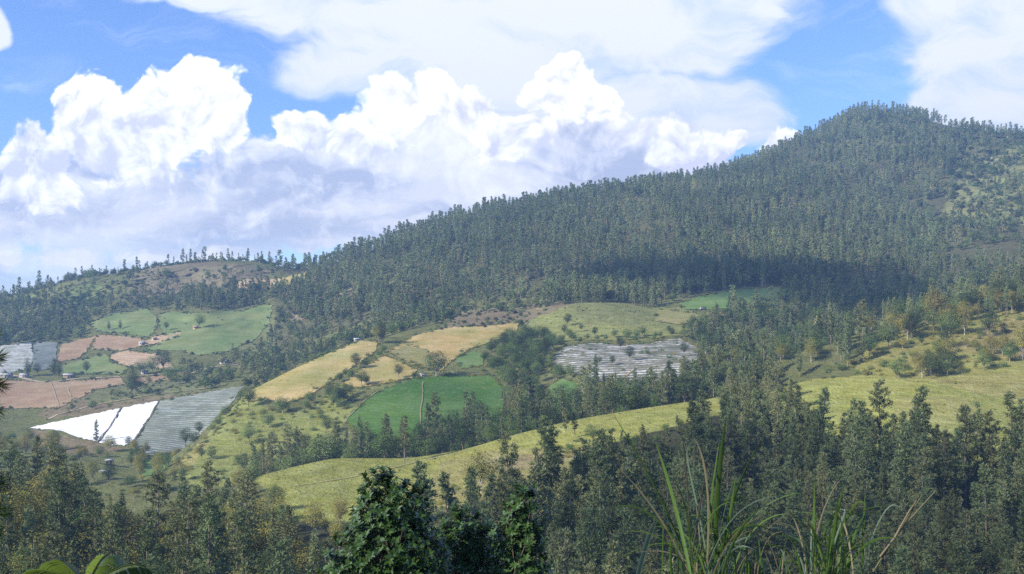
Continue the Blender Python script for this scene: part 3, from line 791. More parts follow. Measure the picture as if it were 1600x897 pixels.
def make_pine(seed, H, cb, spread, far=False, pointed=0.5, dens=1.0):
    rng = np.random.default_rng(seed)
    nl = 7; zz = np.linspace(-0.4, H, nl)
    lean = rng.normal(size=2) * 0.012 * H
    px = lean[0] * (zz / H) ** 2 + rng.normal(size=nl) * 0.05; py = lean[1] * (zz / H) ** 2 + rng.normal(size=nl) * 0.05
    rad = np.interp(zz / H, [0, 0.5, 1], [0.0135 * H, 0.009 * H, 0.0015 * H])
    trunk = tube(np.stack([px, py, zz], 1), rad, 3 if far else 6)
    wood, C, Dr = [], [], []
    z = cb * H
    step = (0.92 if far else 0.60) / dens
    while z < H - 0.25:
        s = (z - cb * H) / (H - cb * H)
        prof = min(1.0, 0.45 + 2.4 * s) * (1 - s) ** pointed + 0.10
        tx, ty = np.interp(z, zz, px), np.interp(z, zz, py)
        for b in range(rng.integers(2, 5) if not far else rng.integers(2, 4)):
            if rng.random() < 0.12: continue
            az = rng.random() * 2 * math.pi
            ln = spread * prof * (0.55 + 0.6 * rng.random())
            el = math.radians(-8 + 48 * s + rng.normal() * 9)
            d = np.array([math.cos(az) * math.cos(el), math.sin(az) * math.cos(el), math.sin(el)])
            p0 = np.array([tx, ty, z]); tipz = d * ln + np.array([0, 0, 0.10 * ln])
            if not far and ln > 0.7:
                wood.append(tube([p0, p0 + tipz * 0.55, p0 + tipz], [0.022 + 0.012 * ln, 0.02, 0.008], 3))
            nt = max(2, int(ln * (1.9 if far else 4.2)))
            for q in np.linspace(0.28, 1.0, nt):
                side = np.cross(d, [0, 0, 1]) * rng.normal() * 0.20 * ln * (1.15 - q * 0.5)
                C.append(p0 + tipz * q + side + np.array([0, 0, rng.normal() * 0.12])); Dr.append(unit(d * 0.7 + unit(side + 1e-6) * 0.35 + np.array([0, 0, 0.55])))
        z += step * (0.7 + 0.6 * rng.random())
    C.append(np.array([px[-1], py[-1], H - 0.15])); Dr.append(np.array([0, 0, 1.0]))
    C, Dr = np.array(C), np.array(Dr)
    if far: crown = spikes(C, Dr, 7, 1.35, 0.28, 0.7, rng)
    else:
        crown = spikes(C, Dr, 13, 0.66, 0.095, 0.75, rng)
    if wood: trunk = join([trunk] + wood)
    return trunk, crown


def make_broad(seed, H, W, cb, nclus, leaf, nleaf, tall=1.0):
    rng = np.random.default_rng(seed)
    th = H * cb
    trunk = [tube([(0, 0, -0.4), (rng.normal() * .1, rng.normal() * .1, th * 0.6), (rng.normal() * .2, rng.normal() * .2, th * 1.25)],
                  [0.020 * H, 0.016 * H, 0.011 * H], 6)]
    fork = np.array([0, 0, th])
    C = []
    cz, rz = (H + th) / 2, (H - th) / 2
    lob = [(rng.random() * 6.28, 0.5 + 0.55 * rng.random(), rng.uniform(-0.5, 0.95)) for _ in range(7)]
    for _ in range(nclus):
        while True:
            p = rng.normal(size=3); p /= np.linalg.norm(p)
            p *= rng.random() ** 0.28
            az = math.atan2(p[1], p[0])
            k = max([0.62] + [l[1] * max(0.0, math.cos(az - l[0])) * (1 - abs(p[2] - l[2]) * 0.4) for l in lob])
            p[:2] *= 0.7 + 0.45 * k
            if p[2] > -0.75: break
        C.append((p[0] * W / 2, p[1] * W / 2, cz + p[2] * rz))
    C = np.array(C)
    ctr = np.array([0, 0, cz - 0.35 * rz])
    for i in rng.choice(nclus, min(nclus, 16), replace=False):
        mid = fork + (C[i] - fork) * 0.5 + rng.normal(size=3) * 0.06 * W
        trunk.append(tube([fork * 0.85, mid, C[i]], [0.009 * H, 0.006 * H, 0.002 * H], 3))
    out = unit(C - ctr)
    r = 0.16 * (W + H - th) / 2
    LC = np.repeat(C, nleaf, 0) + np.clip(rng.normal(size=(nclus * nleaf, 3)), -1.7, 1.7) * np.array([r, r, r * 0.62]) * 0.75
    LN = np.repeat(out, nleaf, 0) + np.array([0, 0, 0.55])
    return join(trunk), leaves(LC, LN, leaf, rng, 0.6)


def make_shrub(seed, H, W, nclus, leaf, nleaf):
    rng = np.random.default_rng(seed)
    C = []
    for _ in range(nclus):
        p = rng.normal(size=3); p /= np.linalg.norm(p); p *= rng.random() ** 0.3
        p[2] = abs(p[2])
        C.append((p[0] * W / 2, p[1] * W / 2, p[2] * H * 0.85 * rng.uniform(0.7, 1.15)))
    C = np.array(C)
    stems = [tube([(0, 0, -0.2), C[i] * 0.5, C[i]], [0.05, 0.035, 0.012], 3) for i in rng.choice(nclus, min(8, nclus), replace=False)]
    r = 0.17 * W
    LC = np.repeat(C, nleaf, 0) + np.clip(rng.normal(size=(nclus * nleaf, 3)), -1.6, 1.6) * r * 0.7
    LC[:, 2] = np.maximum(LC[:, 2], 0.05)
    LN = np.repeat(unit(C), nleaf, 0) + np.array([0, 0, 0.5])
    return join(stems), leaves(LC, LN, leaf, rng, 0.6)


PROTO = {}          # key -> list of (trunk mesh, crown mesh, joined object, height, width)
def proto(key, trunk, crown, mt, ml, H, W):
    tm = mesh_np(key + '_trunk', trunk[0], trunk[1], [mt], smooth=True)
    cm = mesh_np(key + '_crown', crown[0], crown[1], [ml])
    V, Fc = join([trunk, crown])
    jm = mesh_np(key + '_whole', V, Fc, [mt, ml], np.concatenate([np.zeros(len(trunk[1])), np.ones(len(crown[1]))]))
    PROTO.setdefault(key, []).append((tm, cm, jm, H, W))


for s in range(6):
    H = (17.0, 15.0, 18.5, 16.0, 13.5, 19.0)[s]
    proto('pine', *make_pine(100 + s, H, (0.20, 0.12, 0.28, 0.22, 0.08, 0.38)[s], (1.9, 1.75, 2.25, 1.7, 1.7, 2.6)[s], False, (0.55, 0.75, 0.45, 0.6, 0.8, 0.35)[s]),
          M['bark_pine'], M['pine'] if s % 2 == 0 else M['pine_old'], H, 5)
for s in range(6):
    H = (16.0, 14.0, 18.0, 15.0, 12.5, 17.0)[s]
    proto('pine_far', *make_pine(200 + s, H, (0.15, 0.10, 0.24, 0.20, 0.08, 0.38)[s], (1.85, 1.75, 2.15, 1.6, 1.75, 2.4)[s], True, (0.55, 0.75, 0.45, 0.6, 0.8, 0.35)[s]),
          M['bark_pine'], M['pine'] if s % 3 else M['pine_old'], H, 5)
for s in range(4):
    H, W = (11.0, 10.0, 12.5, 9.0)[s], (7.5, 8.5, 7.0, 7.0)[s]
    proto('broad', *make_broad(300 + s, H, W, (0.28, 0.25, 0.33, 0.22)[s], 95, 0.42, 26), M['bark_pale'] if s % 2 else M['bark'], (M['leaf'], M['leaf'], M['leaf_dark'], M['leaf'])[s], H, W)
for s in range(3):
    H, W = (12.0, 10.0, 13.0)[s], (6.5, 7.0, 6.0)[s]
    proto('broad_olive', *make_broad(330 + s, H, W, (0.2, 0.25, 0.2)[s], 95, 0.42, 26), M['bark_pale'], M['leaf_olive'], H, W)
for s in range(4):
    H, W = (9.0, 8.0, 10.0, 7.0)[s], (7.5, 8.0, 7.0, 6.5)[s]
    proto('broad_far', *make_broad(360 + s, H, W, (0.22, 0.2, 0.28, 0.2)[s], 46, 0.95, 11), M['bark'], (M['leaf'], M['leaf_dark'], M['pine_old'], M['leaf'])[s], H, W)
for s in range(4):
    H, W = (2.6, 2.0, 3.2, 2.2)[s], (3.6, 3.4, 3.6, 4.0)[s]
    proto('shrub', *make_shrub(400 + s, H, W, 34, 0.30, 18), M['bark'], (M['leaf'], M['leaf_olive'], M['leaf'], M['leaf_olive'])[s], H, W)
for s in range(3):
    H, W = (2.4, 2.0, 3.0)[s], (3.6, 3.4, 3.6)[s]
    proto('shrub_far', *make_shrub(430 + s, H, W, 16, 0.85, 8), M['bark'], (M['leaf'], M['pine_old'], M['leaf_dark'])[s], H, W)
for s in range(2):
    H, W = (9.0, 8.0)[s], (6.5, 7.0)[s]
    proto('broad_brown', *make_broad(350 + s, H, W, 0.2, 95, 0.40, 26), M['bark_pale'], M['leaf_brown'], H, W)
H, W = 14.0, 3.6
proto('column', *make_broad(480, H, W, 0.08, 90, 0.45, 24), M['bark'], M['leaf_dark'], H, W)


# ------------------------------------------------------------------ where things grow
FIELD_POLYS = []
PL_U, PL_T, PL_K, PL_S, PL_R, PL_L = [], [], [], [], [], []      # bearing, line, kind, scale, turn, region label


def scatter(poly, lo, hi, gap, seed, clump=None, jit=0.5):
    rng = np.random.default_rng(seed)
    P = np.array(poly); u0, u1 = P[:, 0].min(), P[:, 0].max()
    us = np.arange(u0, u1 + 6, 6.0); ts = np.arange(lo, hi + 1e-6, 0.04)
    UU, TT = np.meshgrid(us, ts)
    W = surf(UU.ravel(), TT.ravel()).reshape(len(ts), len(us), 3)
    e1, e2 = W[:-1, 1:] - W[:-1, :-1], W[1:, :-1] - W[:-1, :-1]
    A = np.abs(e1[..., 0] * e2[..., 1] - e1[..., 1] * e2[..., 0])
    n = rng.poisson(A / gap ** 2 * 1.8).ravel()
    idx = np.repeat(np.arange(A.size), n)
    r, c = idx // A.shape[1], idx % A.shape[1]
    u = us[c] + rng.random(len(idx)) * 6; t = np.minimum(ts[r] + rng.random(len(idx)) * 0.04, hi)
    k = inpoly(u, vof(u, t), poly)
    u, t = u[k], t[k]
    p = surf(u, t)
    if clump:
        k = fbm(p[:, 0] / clump[0] + seed, p[:, 1] / clump[0], 3) > clump[1]
        u, t, p = u[k], t[k], p[k]
    order = rng.permutation(len(u)); taken = {}; keep = []
    g = gap * 0.72
    for i in order:
        a, b = int(p[i, 0] // g), int(p[i, 1] // g)
        ok = True
        for da in (-1, 0, 1):
            for db in (-1, 0, 1):
                for j in taken.get((a + da, b + db), ()):
                    if (p[i, 0] - p[j, 0]) ** 2 + (p[i, 1] - p[j, 1]) ** 2 < g * g: ok = False; break
                if not ok: break
            if not ok: break
        if ok: taken.setdefault((a, b), []).append(i); keep.append(i)
    keep = np.array(keep, int)
    return u[keep], t[keep]


# open ground that must stay free of scattered trees (sight coordinates and line range)
KEEP_OUT = [
    (PAINT[0][0], 3.4, 5.30), (PAINT[3][0], 3.6, 7.15),
    ([(46, 669), (100, 657), (247, 627), (382, 603), (330, 668), (275, 708), (235, 713), (203, 695), (120, 683)], 9, 10.5),
    ([(-30, 594), (190, 588), (265, 585), (264, 596), (196, 602), (150, 609), (92, 637), (-30, 640)], 10, 11.9),
    ([(88, 567), (96, 536), (150, 523), (200, 524), (240, 532), (284, 519), (262, 532), (225, 541), (268, 570), (276, 580), (190, 586), (100, 585)], 10.3, 12.3),
    ([(140, 505), (180, 490), (230, 482), (270, 487), (345, 484), (425, 476), (420, 505), (400, 530), (360, 548), (310, 556), (225, 548), (200, 524), (150, 520)], 10.9, 12.6),
    ([(-40, 545), (0, 541), (90, 534), (86, 571), (0, 586), (-40, 588)], 10.3, 12.3),
    ([(378, 618), (420, 594), (480, 567), (560, 533), (590, 534), (588, 548), (556, 570), (520, 594), (480, 620), (440, 632), (395, 628)], 7, 8.1),
    ([(606, 549), (650, 524), (700, 512), (760, 510), (812, 504), (806, 520), (770, 534), (735, 545), (702, 568), (690, 580), (652, 579), (645, 590), (600, 600), (533, 602), (600, 556)], 7, 9.95),
    ([(541, 654), (580, 617), (645, 592), (700, 587), (768, 588), (784, 605), (788, 640), (775, 680), (640, 690), (560, 690)], 6.95, 9.95),
    ([(710, 562), (740, 548), (757, 556), (754, 572), (720, 576)], 7, 9.9),
    ([(836, 630), (860, 603), (880, 592), (918, 606), (918, 634), (880, 650), (845, 655)], 6.8, 9.9),
    ([(858, 572), (880, 542), (930, 536), (970, 541), (1020, 536), (1060, 528), (1092, 545), (1085, 580), (1040, 605), (985, 612), (905, 585)], 7, 9.95),
    ([(1030, 484), (1062, 476), (1090, 464), (1228, 449), (1240, 456), (1180, 474), (1140, 490), (1060, 508)], 8, 11.6),
    ([(362, 444), (385, 436), (480, 425), (484, 436), (465, 446), (370, 452)], 11.5, 13),
    ([(815, 509), (870, 478), (950, 473), (1010, 485), (1060, 485), (1060, 515), (1000, 526), (900, 524), (830, 526)], 7.8, 11),
    ([(224, 722), (240, 714), (268, 711), (262, 726), (244, 750), (224, 752)], 6.5, 10),
    ([(130, 715), (205, 715), (205, 748), (130, 748)], 6.5, 10),
]


def plant(poly, lo, hi, gap, seed, kinds, size, label, clump=None, free=True):
    u, t = scatter(poly, lo, hi, gap, seed, clump)
    rng = np.random.default_rng(seed + 5)
    if free:
        v = vof(u, t); ok = np.ones(len(u), bool)
        for kp, a, b in KEEP_OUT:
            ok &= ~((t >= a) & (t <= b) & inpoly(u, v, kp))
        u, t = u[ok], t[ok]
    names = [k for k, w in kinds]; w = np.array([w for k, w in kinds], float); w /= w.sum()
    ki = rng.choice(len(names), len(u), p=w)
    PL_U.append(u); PL_T.append(t); PL_K.extend(names[i] for i in ki)
    pp = surf(u, t)
    PL_S.append((size[0] + (size[1] - size[0]) * rng.random(len(u)) ** 1.2) * (1 + 0.28 * fbm(pp[:, 0] / 35, pp[:, 1] / 35 + 7, 3)))
    PL_R.append(rng.random(len(u)) * 6.283); PL_L.extend([label] * len(u))


BIG = [(-120, 380), (1740, 140), (1740, 1000), (-120, 1000)]
# mountain forest, thinner on the glades and the right-hand spur
plant([(455, 465), (470, 425), (500, 400), (800, 300), (1100, 255), (1300, 180), (1322, 172), (1325, 215), (1300, 240), (1400, 250), (1440, 205), (1520, 205), (1490, 260), (1450, 330),
       (1480, 420), (1740, 400), (1740, 480), (1200, 480), (860, 480), (640, 500), (460, 500)], 11.05, 13.0, 6.0, 1, [('pine_far', 10), ('broad_far', 1.6)], (0.55, 1.2), 'far', (26, -0.26))
plant([(1440, 420), (1430, 330), (1480, 260), (1520, 195), (1740, 200), (1740, 430)], 11.5, 13.0, 9.0, 2, [('pine_far', 4), ('broad_far', 4)], (0.55, 1.1), 'far', (40, -0.05))
plant([(1300, 245), (1320, 165), (1440, 165), (1460, 215), (1400, 255)], 12, 13.0, 9, 3, [('pine_far', 5), ('broad_far', 2)], (0.6, 1.2), 'far', (40, -0.4))
plant([(1470, 420), (1500, 200), (1740, 200), (1740, 420)], 12, 13.0, 9, 4, [('shrub_far', 1)], (1.2, 2.2), 'far', (40, -0.3))
plant([(1290, 250), (1310, 165), (1450, 165), (1450, 250)], 12.2, 13.0, 8, 5, [('shrub_far', 1)], (1.0, 2.0), 'far')
plant([(1170, 390), (1190, 300), (1240, 280), (1265, 330), (1240, 390)], 12, 13.0, 9, 6, [('shrub_far', 2), ('pine_far', 2)], (0.8, 1.4), 'far')
# crests seen against the sky
plant([(460, 440), (560, 380), (850, 300), (1110, 260), (1300, 180), (1380, 150), (1740, 190), (1740, 240), (1500, 215), (1380, 185), (1300, 215), (1110, 290), (850, 330), (560, 410)],
      12.9, 13.04, 7.0, 7, [('pine_far', 1)], (0.5, 1.1), 'far', (30, -0.5))
plant([(-120, 500), (-120, 460), (60, 440), (200, 415), (330, 400), (480, 405), (480, 430), (200, 440), (60, 465)], 12.82, 13.03, 10, 8, [('pine_far', 4), ('broad_far', 4)], (0.45, 1.05), 'far', (25, -0.3))
# left hill
plant([(-120, 500), (-120, 470), (60, 445), (200, 420), (330, 403), (480, 408), (480, 430), (200, 440), (60, 465)], 12.88, 13.02, 6.0, 50, [('shrub_far', 1)], (0.8, 1.9), 'far', (25, -0.3))
plant([(-120, 560), (-120, 460), (60, 450), (200, 425), (470, 415), (490, 470), (420, 480), (240, 490), (140, 510), (90, 540)], 11.2, 13.0, 8.0, 9, [('shrub_far', 5), ('broad_far', 1.6), ('pine_far', .8)], (0.5, 1.2), 'far', (30, -0.2))
plant([(-120, 540), (-120, 478), (0, 478), (70, 470), (130, 478), (138, 505), (128, 528), (60, 535), (0, 540)], 11.0, 12.9, 6.5, 10, [('broad_far', 3), ('pine_far', 2)], (0.6, 1.0), 'far')
plant([(130, 500), (150, 470), (230, 455), (255, 470), (235, 482), (170, 495)], 11.5, 12.9, 9, 11, [('broad_far', 3), ('pine_far', 2)], (0.5, 0.9), 'far')
plant([(240, 490), (250, 470), (300, 458), (480, 452), (486, 470), (425, 477), (345, 484), (270, 488)], 11.6, 12.7, 6.3, 12, [('pine_far', 3), ('broad_far', 1)], (0.7, 1.0), 'far')
plant([(-60, 600), (40, 575), (110, 580), (110, 590), (0, 592)], 10.6, 11.3, 12, 13, [('broad_far', 3), ('column', 1)], (0.45, 0.8), 'far', (25, -0.1))
plant([(275, 560), (330, 552), (430, 520), (440, 570), (330, 605), (280, 590)], 10.2, 12.2, 9, 14, [('broad_far', 4), ('shrub_far', 3), ('pine_far', 1)], (0.45, 0.95), 'far', (25, -0.3))
plant([(60, 660), (150, 640), (250, 622), (380, 600), (340, 590), (200, 600), (120, 628), (60, 645)], 10.0, 11.2, 8, 15, [('shrub', 4), ('broad_far', 1)], (0.4, 1.0), 'far', (18, -0.1))
# bushy slope behind the spur
plant([(385, 615), (400, 570), (440, 480), (500, 455), (640, 470), (720, 480), (690, 505), (610, 535), (560, 545), (480, 585)], 9.4, 11.9, 7.2, 16, [('broad_far', 5), ('pine_far', 3), ('shrub_far', 3)], (0.5, 1.0), 'far', (22, -0.42))
plant([(640, 500), (700, 470), (860, 455), (860, 485), (720, 505)], 9.8, 11.3, 8, 17, [('broad', 4), ('pine', 2), ('shrub', 3)], (0.55, 0.95), 'tree at the scrubby foot of the forest', (20, -0.2))
plant([(660, 520), (700, 485), (880, 465), (830, 510), (720, 516)], 9.0, 11.0, 6, 18, [('shrub', 1)], (0.5, 1.1), 'far', (15, -0.15))
# dark wood above the upper pasture and right of the striped field
plant([(840, 482), (860, 440), (1000, 430), (1290, 430), (1300, 470), (1240, 480), (1220, 447), (1090, 460), (1020, 482), (960, 473), (880, 476)], 9.9, 11.9, 6.2, 19, [('pine', 5), ('broad', 1.5)], (0.75, 1.15), 'pine in the shaded wood above the upper pasture')
plant([(1090, 570), (1060, 520), (1130, 490), (1240, 470), (1420, 440), (1740, 420), (1740, 480), (1400, 520), (1200, 585)], 8.3, 11.6, 6.4, 20, [('broad', 3), ('pine', 3), ('broad_far', 3)], (0.65, 1.1), 'tree in the dark wood behind the right-hand hill', None)
# right-hand hill
plant([(1110, 640), (1120, 580), (1180, 560), (1300, 530), (1400, 495), (1740, 430), (1740, 475), (1500, 505), (1400, 540), (1340, 590), (1200, 610)], 6.9, 8.12, 8.0, 21, [('pine', 7), ('broad_olive', 2), ('broad', 2)], (0.75, 1.2), 'tree on the sunlit crest of the right-hand hill', (20, -0.45))
plant([(1250, 600), (1350, 545), (1500, 490), (1740, 450), (1740, 560), (1600, 568), (1440, 594), (1340, 592)], 6.95, 8.1, 5.0, 22, [('shrub', 6), ('broad_olive', 0.8), ('broad', .4)], (0.45, 1.4), 'shrub on the golden right-hand slope', (14, -0.18))
plant([(1400, 592), (1480, 572), (1600, 540), (1740, 520), (1740, 560), (1600, 570), (1440, 595)], 6.95, 7.6, 5.5, 23, [('broad', 3), ('shrub', 2)], (0.5, 0.9), 'tree along the upper edge of the right meadow', (16, -0.25))
# ravine behind the pasture ridge
plant([(380, 800), (400, 735), (520, 700), (640, 695), (800, 660), (1000, 620), (1200, 590), (1200, 640), (1000, 680), (800, 730), (600, 770)], 5.25, 7.0, 6.6, 24, [('pine', 4), ('broad', 5)], (0.85, 1.25), 'tree in the gully behind the olive pasture', (18, -0.55), False)
plant([(790, 680), (760, 600), (850, 560), (900, 590), (830, 640), (850, 660)], 7.0, 9.0, 6.5, 25, [('broad', 5), ('shrub', 3)], (0.5, 0.95), 'dark tree between green crop and striped field')
plant([(755, 588), (752, 560), (800, 525), (870, 535), (860, 575), (800, 600)], 7.2, 9.9, 6.0, 26, [('broad', 6), ('shrub', 2)], (0.55, 0.95), 'dark tree between green crop and striped field')
plant([(860, 545), (830, 530), (900, 522), (1000, 524), (1060, 512), (1090, 530), (1050, 532), (960, 538)], 7.5, 9.9, 7.0, 27, [('broad', 5), ('shrub', 3)], (0.4, 0.75), 'dark tree along the top of the striped field', (20, -0.25))
plant([(900, 650), (920, 600), (1000, 608), (1090, 585), (1130, 570), (1130, 625), (1000, 640)], 6.9, 8.6, 6.5, 28, [('pine', 3), ('broad', 3), ('broad_olive', 1)], (0.6, 1.0), 'tree below the striped field')
plant([(800, 660), (840, 640), (900, 640), (900, 660)], 6.5, 7.3, 6.0, 29, [('broad_olive', 1), ('shrub', 1)], (0.5, 0.8), 'tree below the striped field')
# spur slopes and hedges
plant([(260, 755), (300, 690), (385, 612), (420, 640), (500, 640), (545, 660), (480, 730), (380, 760)], 6.9, 8.1, 5.5, 30, [('shrub', 6), ('broad', .8)], (0.4, 1.05), 'shrub on the yellow-green slope of the spur', (16, -0.05))
plant([(470, 640), (500, 612), (560, 572), (592, 548), (604, 552), (560, 582), (530, 604), (545, 610), (580, 606), (530, 650)], 6.9, 9.5, 4.2, 31, [('shrub', 4), ('broad', 2)], (0.45, 0.8), 'bush in the hedge between the tan fields')
plant([(555, 612), (600, 603), (645, 592), (690, 585), (700, 578), (640, 588), (560, 603)], 7.0, 9.5, 4.5, 32, [('shrub', 4), ('broad', 1)], (0.5, 0.85), 'bush in the hedge above the dark green crop')
plant([(330, 672), (350, 645), (388, 612), (400, 616), (360, 650), (335, 690)], 7.2, 8.1, 4.0, 33, [('shrub', 3), ('broad', 1)], (0.4, 0.8), 'bush in the hedge along the net field')
# shed valley
plant([(-60, 760), (-60, 690), (40, 680), (130, 700), (210, 712), (280, 720), (270, 780), (100, 790)], 6.2, 9.6, 6.5, 34, [('shrub', 5), ('broad', 1), ('broad_olive', 1)], (0.35, 1.0), 'shrub in the small valley round the sheds', (16, -0.2))
plant([(195, 730), (200, 700), (230, 706), (228, 740)], 6.6, 9.6, 5.0, 35, [('broad', 2), ('broad_olive', 1)], (0.45, 0.7), 'tree below the grey net field')
# left and centre near woods
plant([(-160, 1150), (-120, 790), (30, 800), (70, 795), (110, 820), (160, 850), (250, 862), (330, 868), (400, 856), (440, 880), (480, 930), (640, 940), (620, 1150)], 2.0, 5.05, 6.0, 36, [('pine', 5), ('broad', 1.5), ('broad_olive', 2.2)], (0.8, 1.25), 'tree in the near wood at the lower left', (14, -0.32))
plant([(250, 850), (300, 800), (390, 765), (440, 800), (480, 822), (560, 818), (680, 812), (760, 900), (300, 900)], 3.0, 5.3, 5.5, 37, [('broad_olive', 2), ('shrub', 5), ('broad', 1)], (0.35, 0.75), 'tree on the lower edge of the pasture', (20, -0.15))
plant([(300, 830), (380, 790), (440, 805), (450, 860), (350, 870)], 3.6, 6.2, 7.0, 38, [('pine', 2), ('broad', 3), ('broad_olive', 2)], (0.55, 0.85), 'tree at the left end of the olive pasture')
# dark pine wood at the lower right
plant([(600, 1150), (660, 910), (700, 882), (800, 852), (860, 832), (900, 818), (950, 800), (1000, 785), (1050, 768), (1100, 750), (1150, 728), (1260, 718), (1300, 746), (1400, 752), (1480, 760), (1540, 770), (1600, 748), (1740, 745), (1800, 1150)], 2.0, 4.4, 5.2, 39, [('pine', 12), ('broad', 1.0)], (0.85, 1.4), 'pine in the dark wood at the lower right', (13, -0.30), False)
plant([(860, 790), (900, 735), (960, 705), (1040, 675), (1120, 655), (1120, 715), (950, 765)], 3.5, 4.8, 6.5, 40, [('pine', 3), ('broad', 2)], (0.3, 0.5), 'tree at the upper rim of the dark pine wood', (20, -0.2), False)
plant([(1250, 1150), (1340, 985), (1480, 950), (1760, 930), (1760, 1150)], 2.0, 3.2, 5.0, 41, [('broad_brown', 5), ('broad', 1.0)], (0.9, 1.4), 'tree in front of the dark pine wood', (20, -0.35), False)
plant([(1100, 745), (1125, 650), (1190, 618), (1240, 640), (1275, 725)], 4.0, 5.25, 5.6, 43, [('pine', 8), ('broad', 1)], (0.75, 1.1), 'pine in the gap between centre pasture and right meadow', (14, -0.35), False)
plant([(680, 800), (780, 745), (900, 712), (960, 690), (900, 690), (780, 715), (690, 760)], 3.5, 4.9, 5.0, 42, [('shrub', 1)], (0.35, 0.75), 'shrub on the brown bank of the pasture', (14, 0.0), False)

# weeds and bushes along the field margins, tufts inside
def margin(seed):
    rng = np.random.default_rng(seed)
    for poly, lo, hi in EDGES:
        P = np.array(poly, float)
        us, vs = [], []
        for a, b in zip(P, np.roll(P, -1, 0)):
            n = int(np.hypot(*(b - a)) / 2.2)
            f = rng.random(n); keep = fbm(f * n / 5 + a[0], f * 0 + a[1], 2) > -0.25
            q = a + (b - a) * f[keep][:, None] + rng.normal(size=(keep.sum(), 2)) * np.array([1.8, 1.0])
            us += list(q[:, 0]); vs += list(q[:, 1])
        if not us: continue
        u = np.array(us); v = np.array(vs); t = find_t(u, v, lo, hi)
        PL_U.append(u); PL_T.append(t); PL_K.extend(['shrub'] * len(u)); PL_S.append(0.25 + 0.75 * rng.random(len(u)) ** 3)
        PL_R.append(rng.random(len(u)) * 6.28); PL_L.extend(['far'] * len(u))
margin(77)
plant([(395, 747), (520, 713), (720, 701), (900, 652), (1120, 616), (1135, 645), (890, 730), (760, 770), (600, 812), (450, 808)], 3.5, 5.1, 7.0, 60, [('shrub', 1)], (0.10, 0.26), 'far', (12, 0.0), False)
plant([(1190, 612), (1340, 586), (1440, 592), (1600, 566), (1740, 550), (1740, 720), (1250, 700)], 3.6, 7.1, 7.0, 61, [('shrub', 1)], (0.10, 0.28), 'far', (12, 0.05), False)
plant([(815, 509), (870, 478), (1060, 485), (1060, 515), (900, 524)], 7.8, 11, 6.0, 62, [('shrub', 1)], (0.15, 0.4), 'far', (12, 0.0), False)
plant([(606, 549), (700, 512), (812, 504), (740, 545), (690, 580)], 7, 9.95, 9.0, 63, [('shrub', 1)], (0.2, 0.6), 'far', (14, 0.1), False)

plant([(378, 618), (480, 567), (560, 533), (590, 534), (556, 570), (480, 620), (395, 628)], 7, 8.05, 8.0, 64, [('shrub', 1)], (0.12, 0.4), 'far', (14, 0.05), False)
plant([(533, 602), (600, 556), (652, 579), (600, 600)], 7, 9.9, 8.0, 65, [('shrub', 1)], (0.12, 0.45), 'far', (14, 0.0), False)
plant([(225, 548), (262, 528), (250, 492), (425, 476), (400, 530), (310, 556)], 11, 12.6, 12.0, 66, [('shrub', 1)], (0.2, 0.6), 'far', (20, 0.15), False)
plant([(541, 654), (580, 617), (700, 587), (784, 605), (775, 680), (640, 690)], 6.95, 9.95, 9.0, 67, [('shrub', 1)], (0.12, 0.3), 'far', (14, 0.1), False)
plant([(858, 572), (880, 542), (1060, 528), (1092, 545), (1040, 605), (985, 612)], 7, 9.95, 6.0, 68, [('shrub', 1)], (0.25, 0.9), 'far', (12, 0.0), False)
plant([(46, 669), (247, 627), (382, 603), (330, 668), (275, 708), (203, 695)], 9, 10.4, 14.0, 69, [('shrub', 1)], (0.12, 0.3), 'far', (14, 0.1), False)

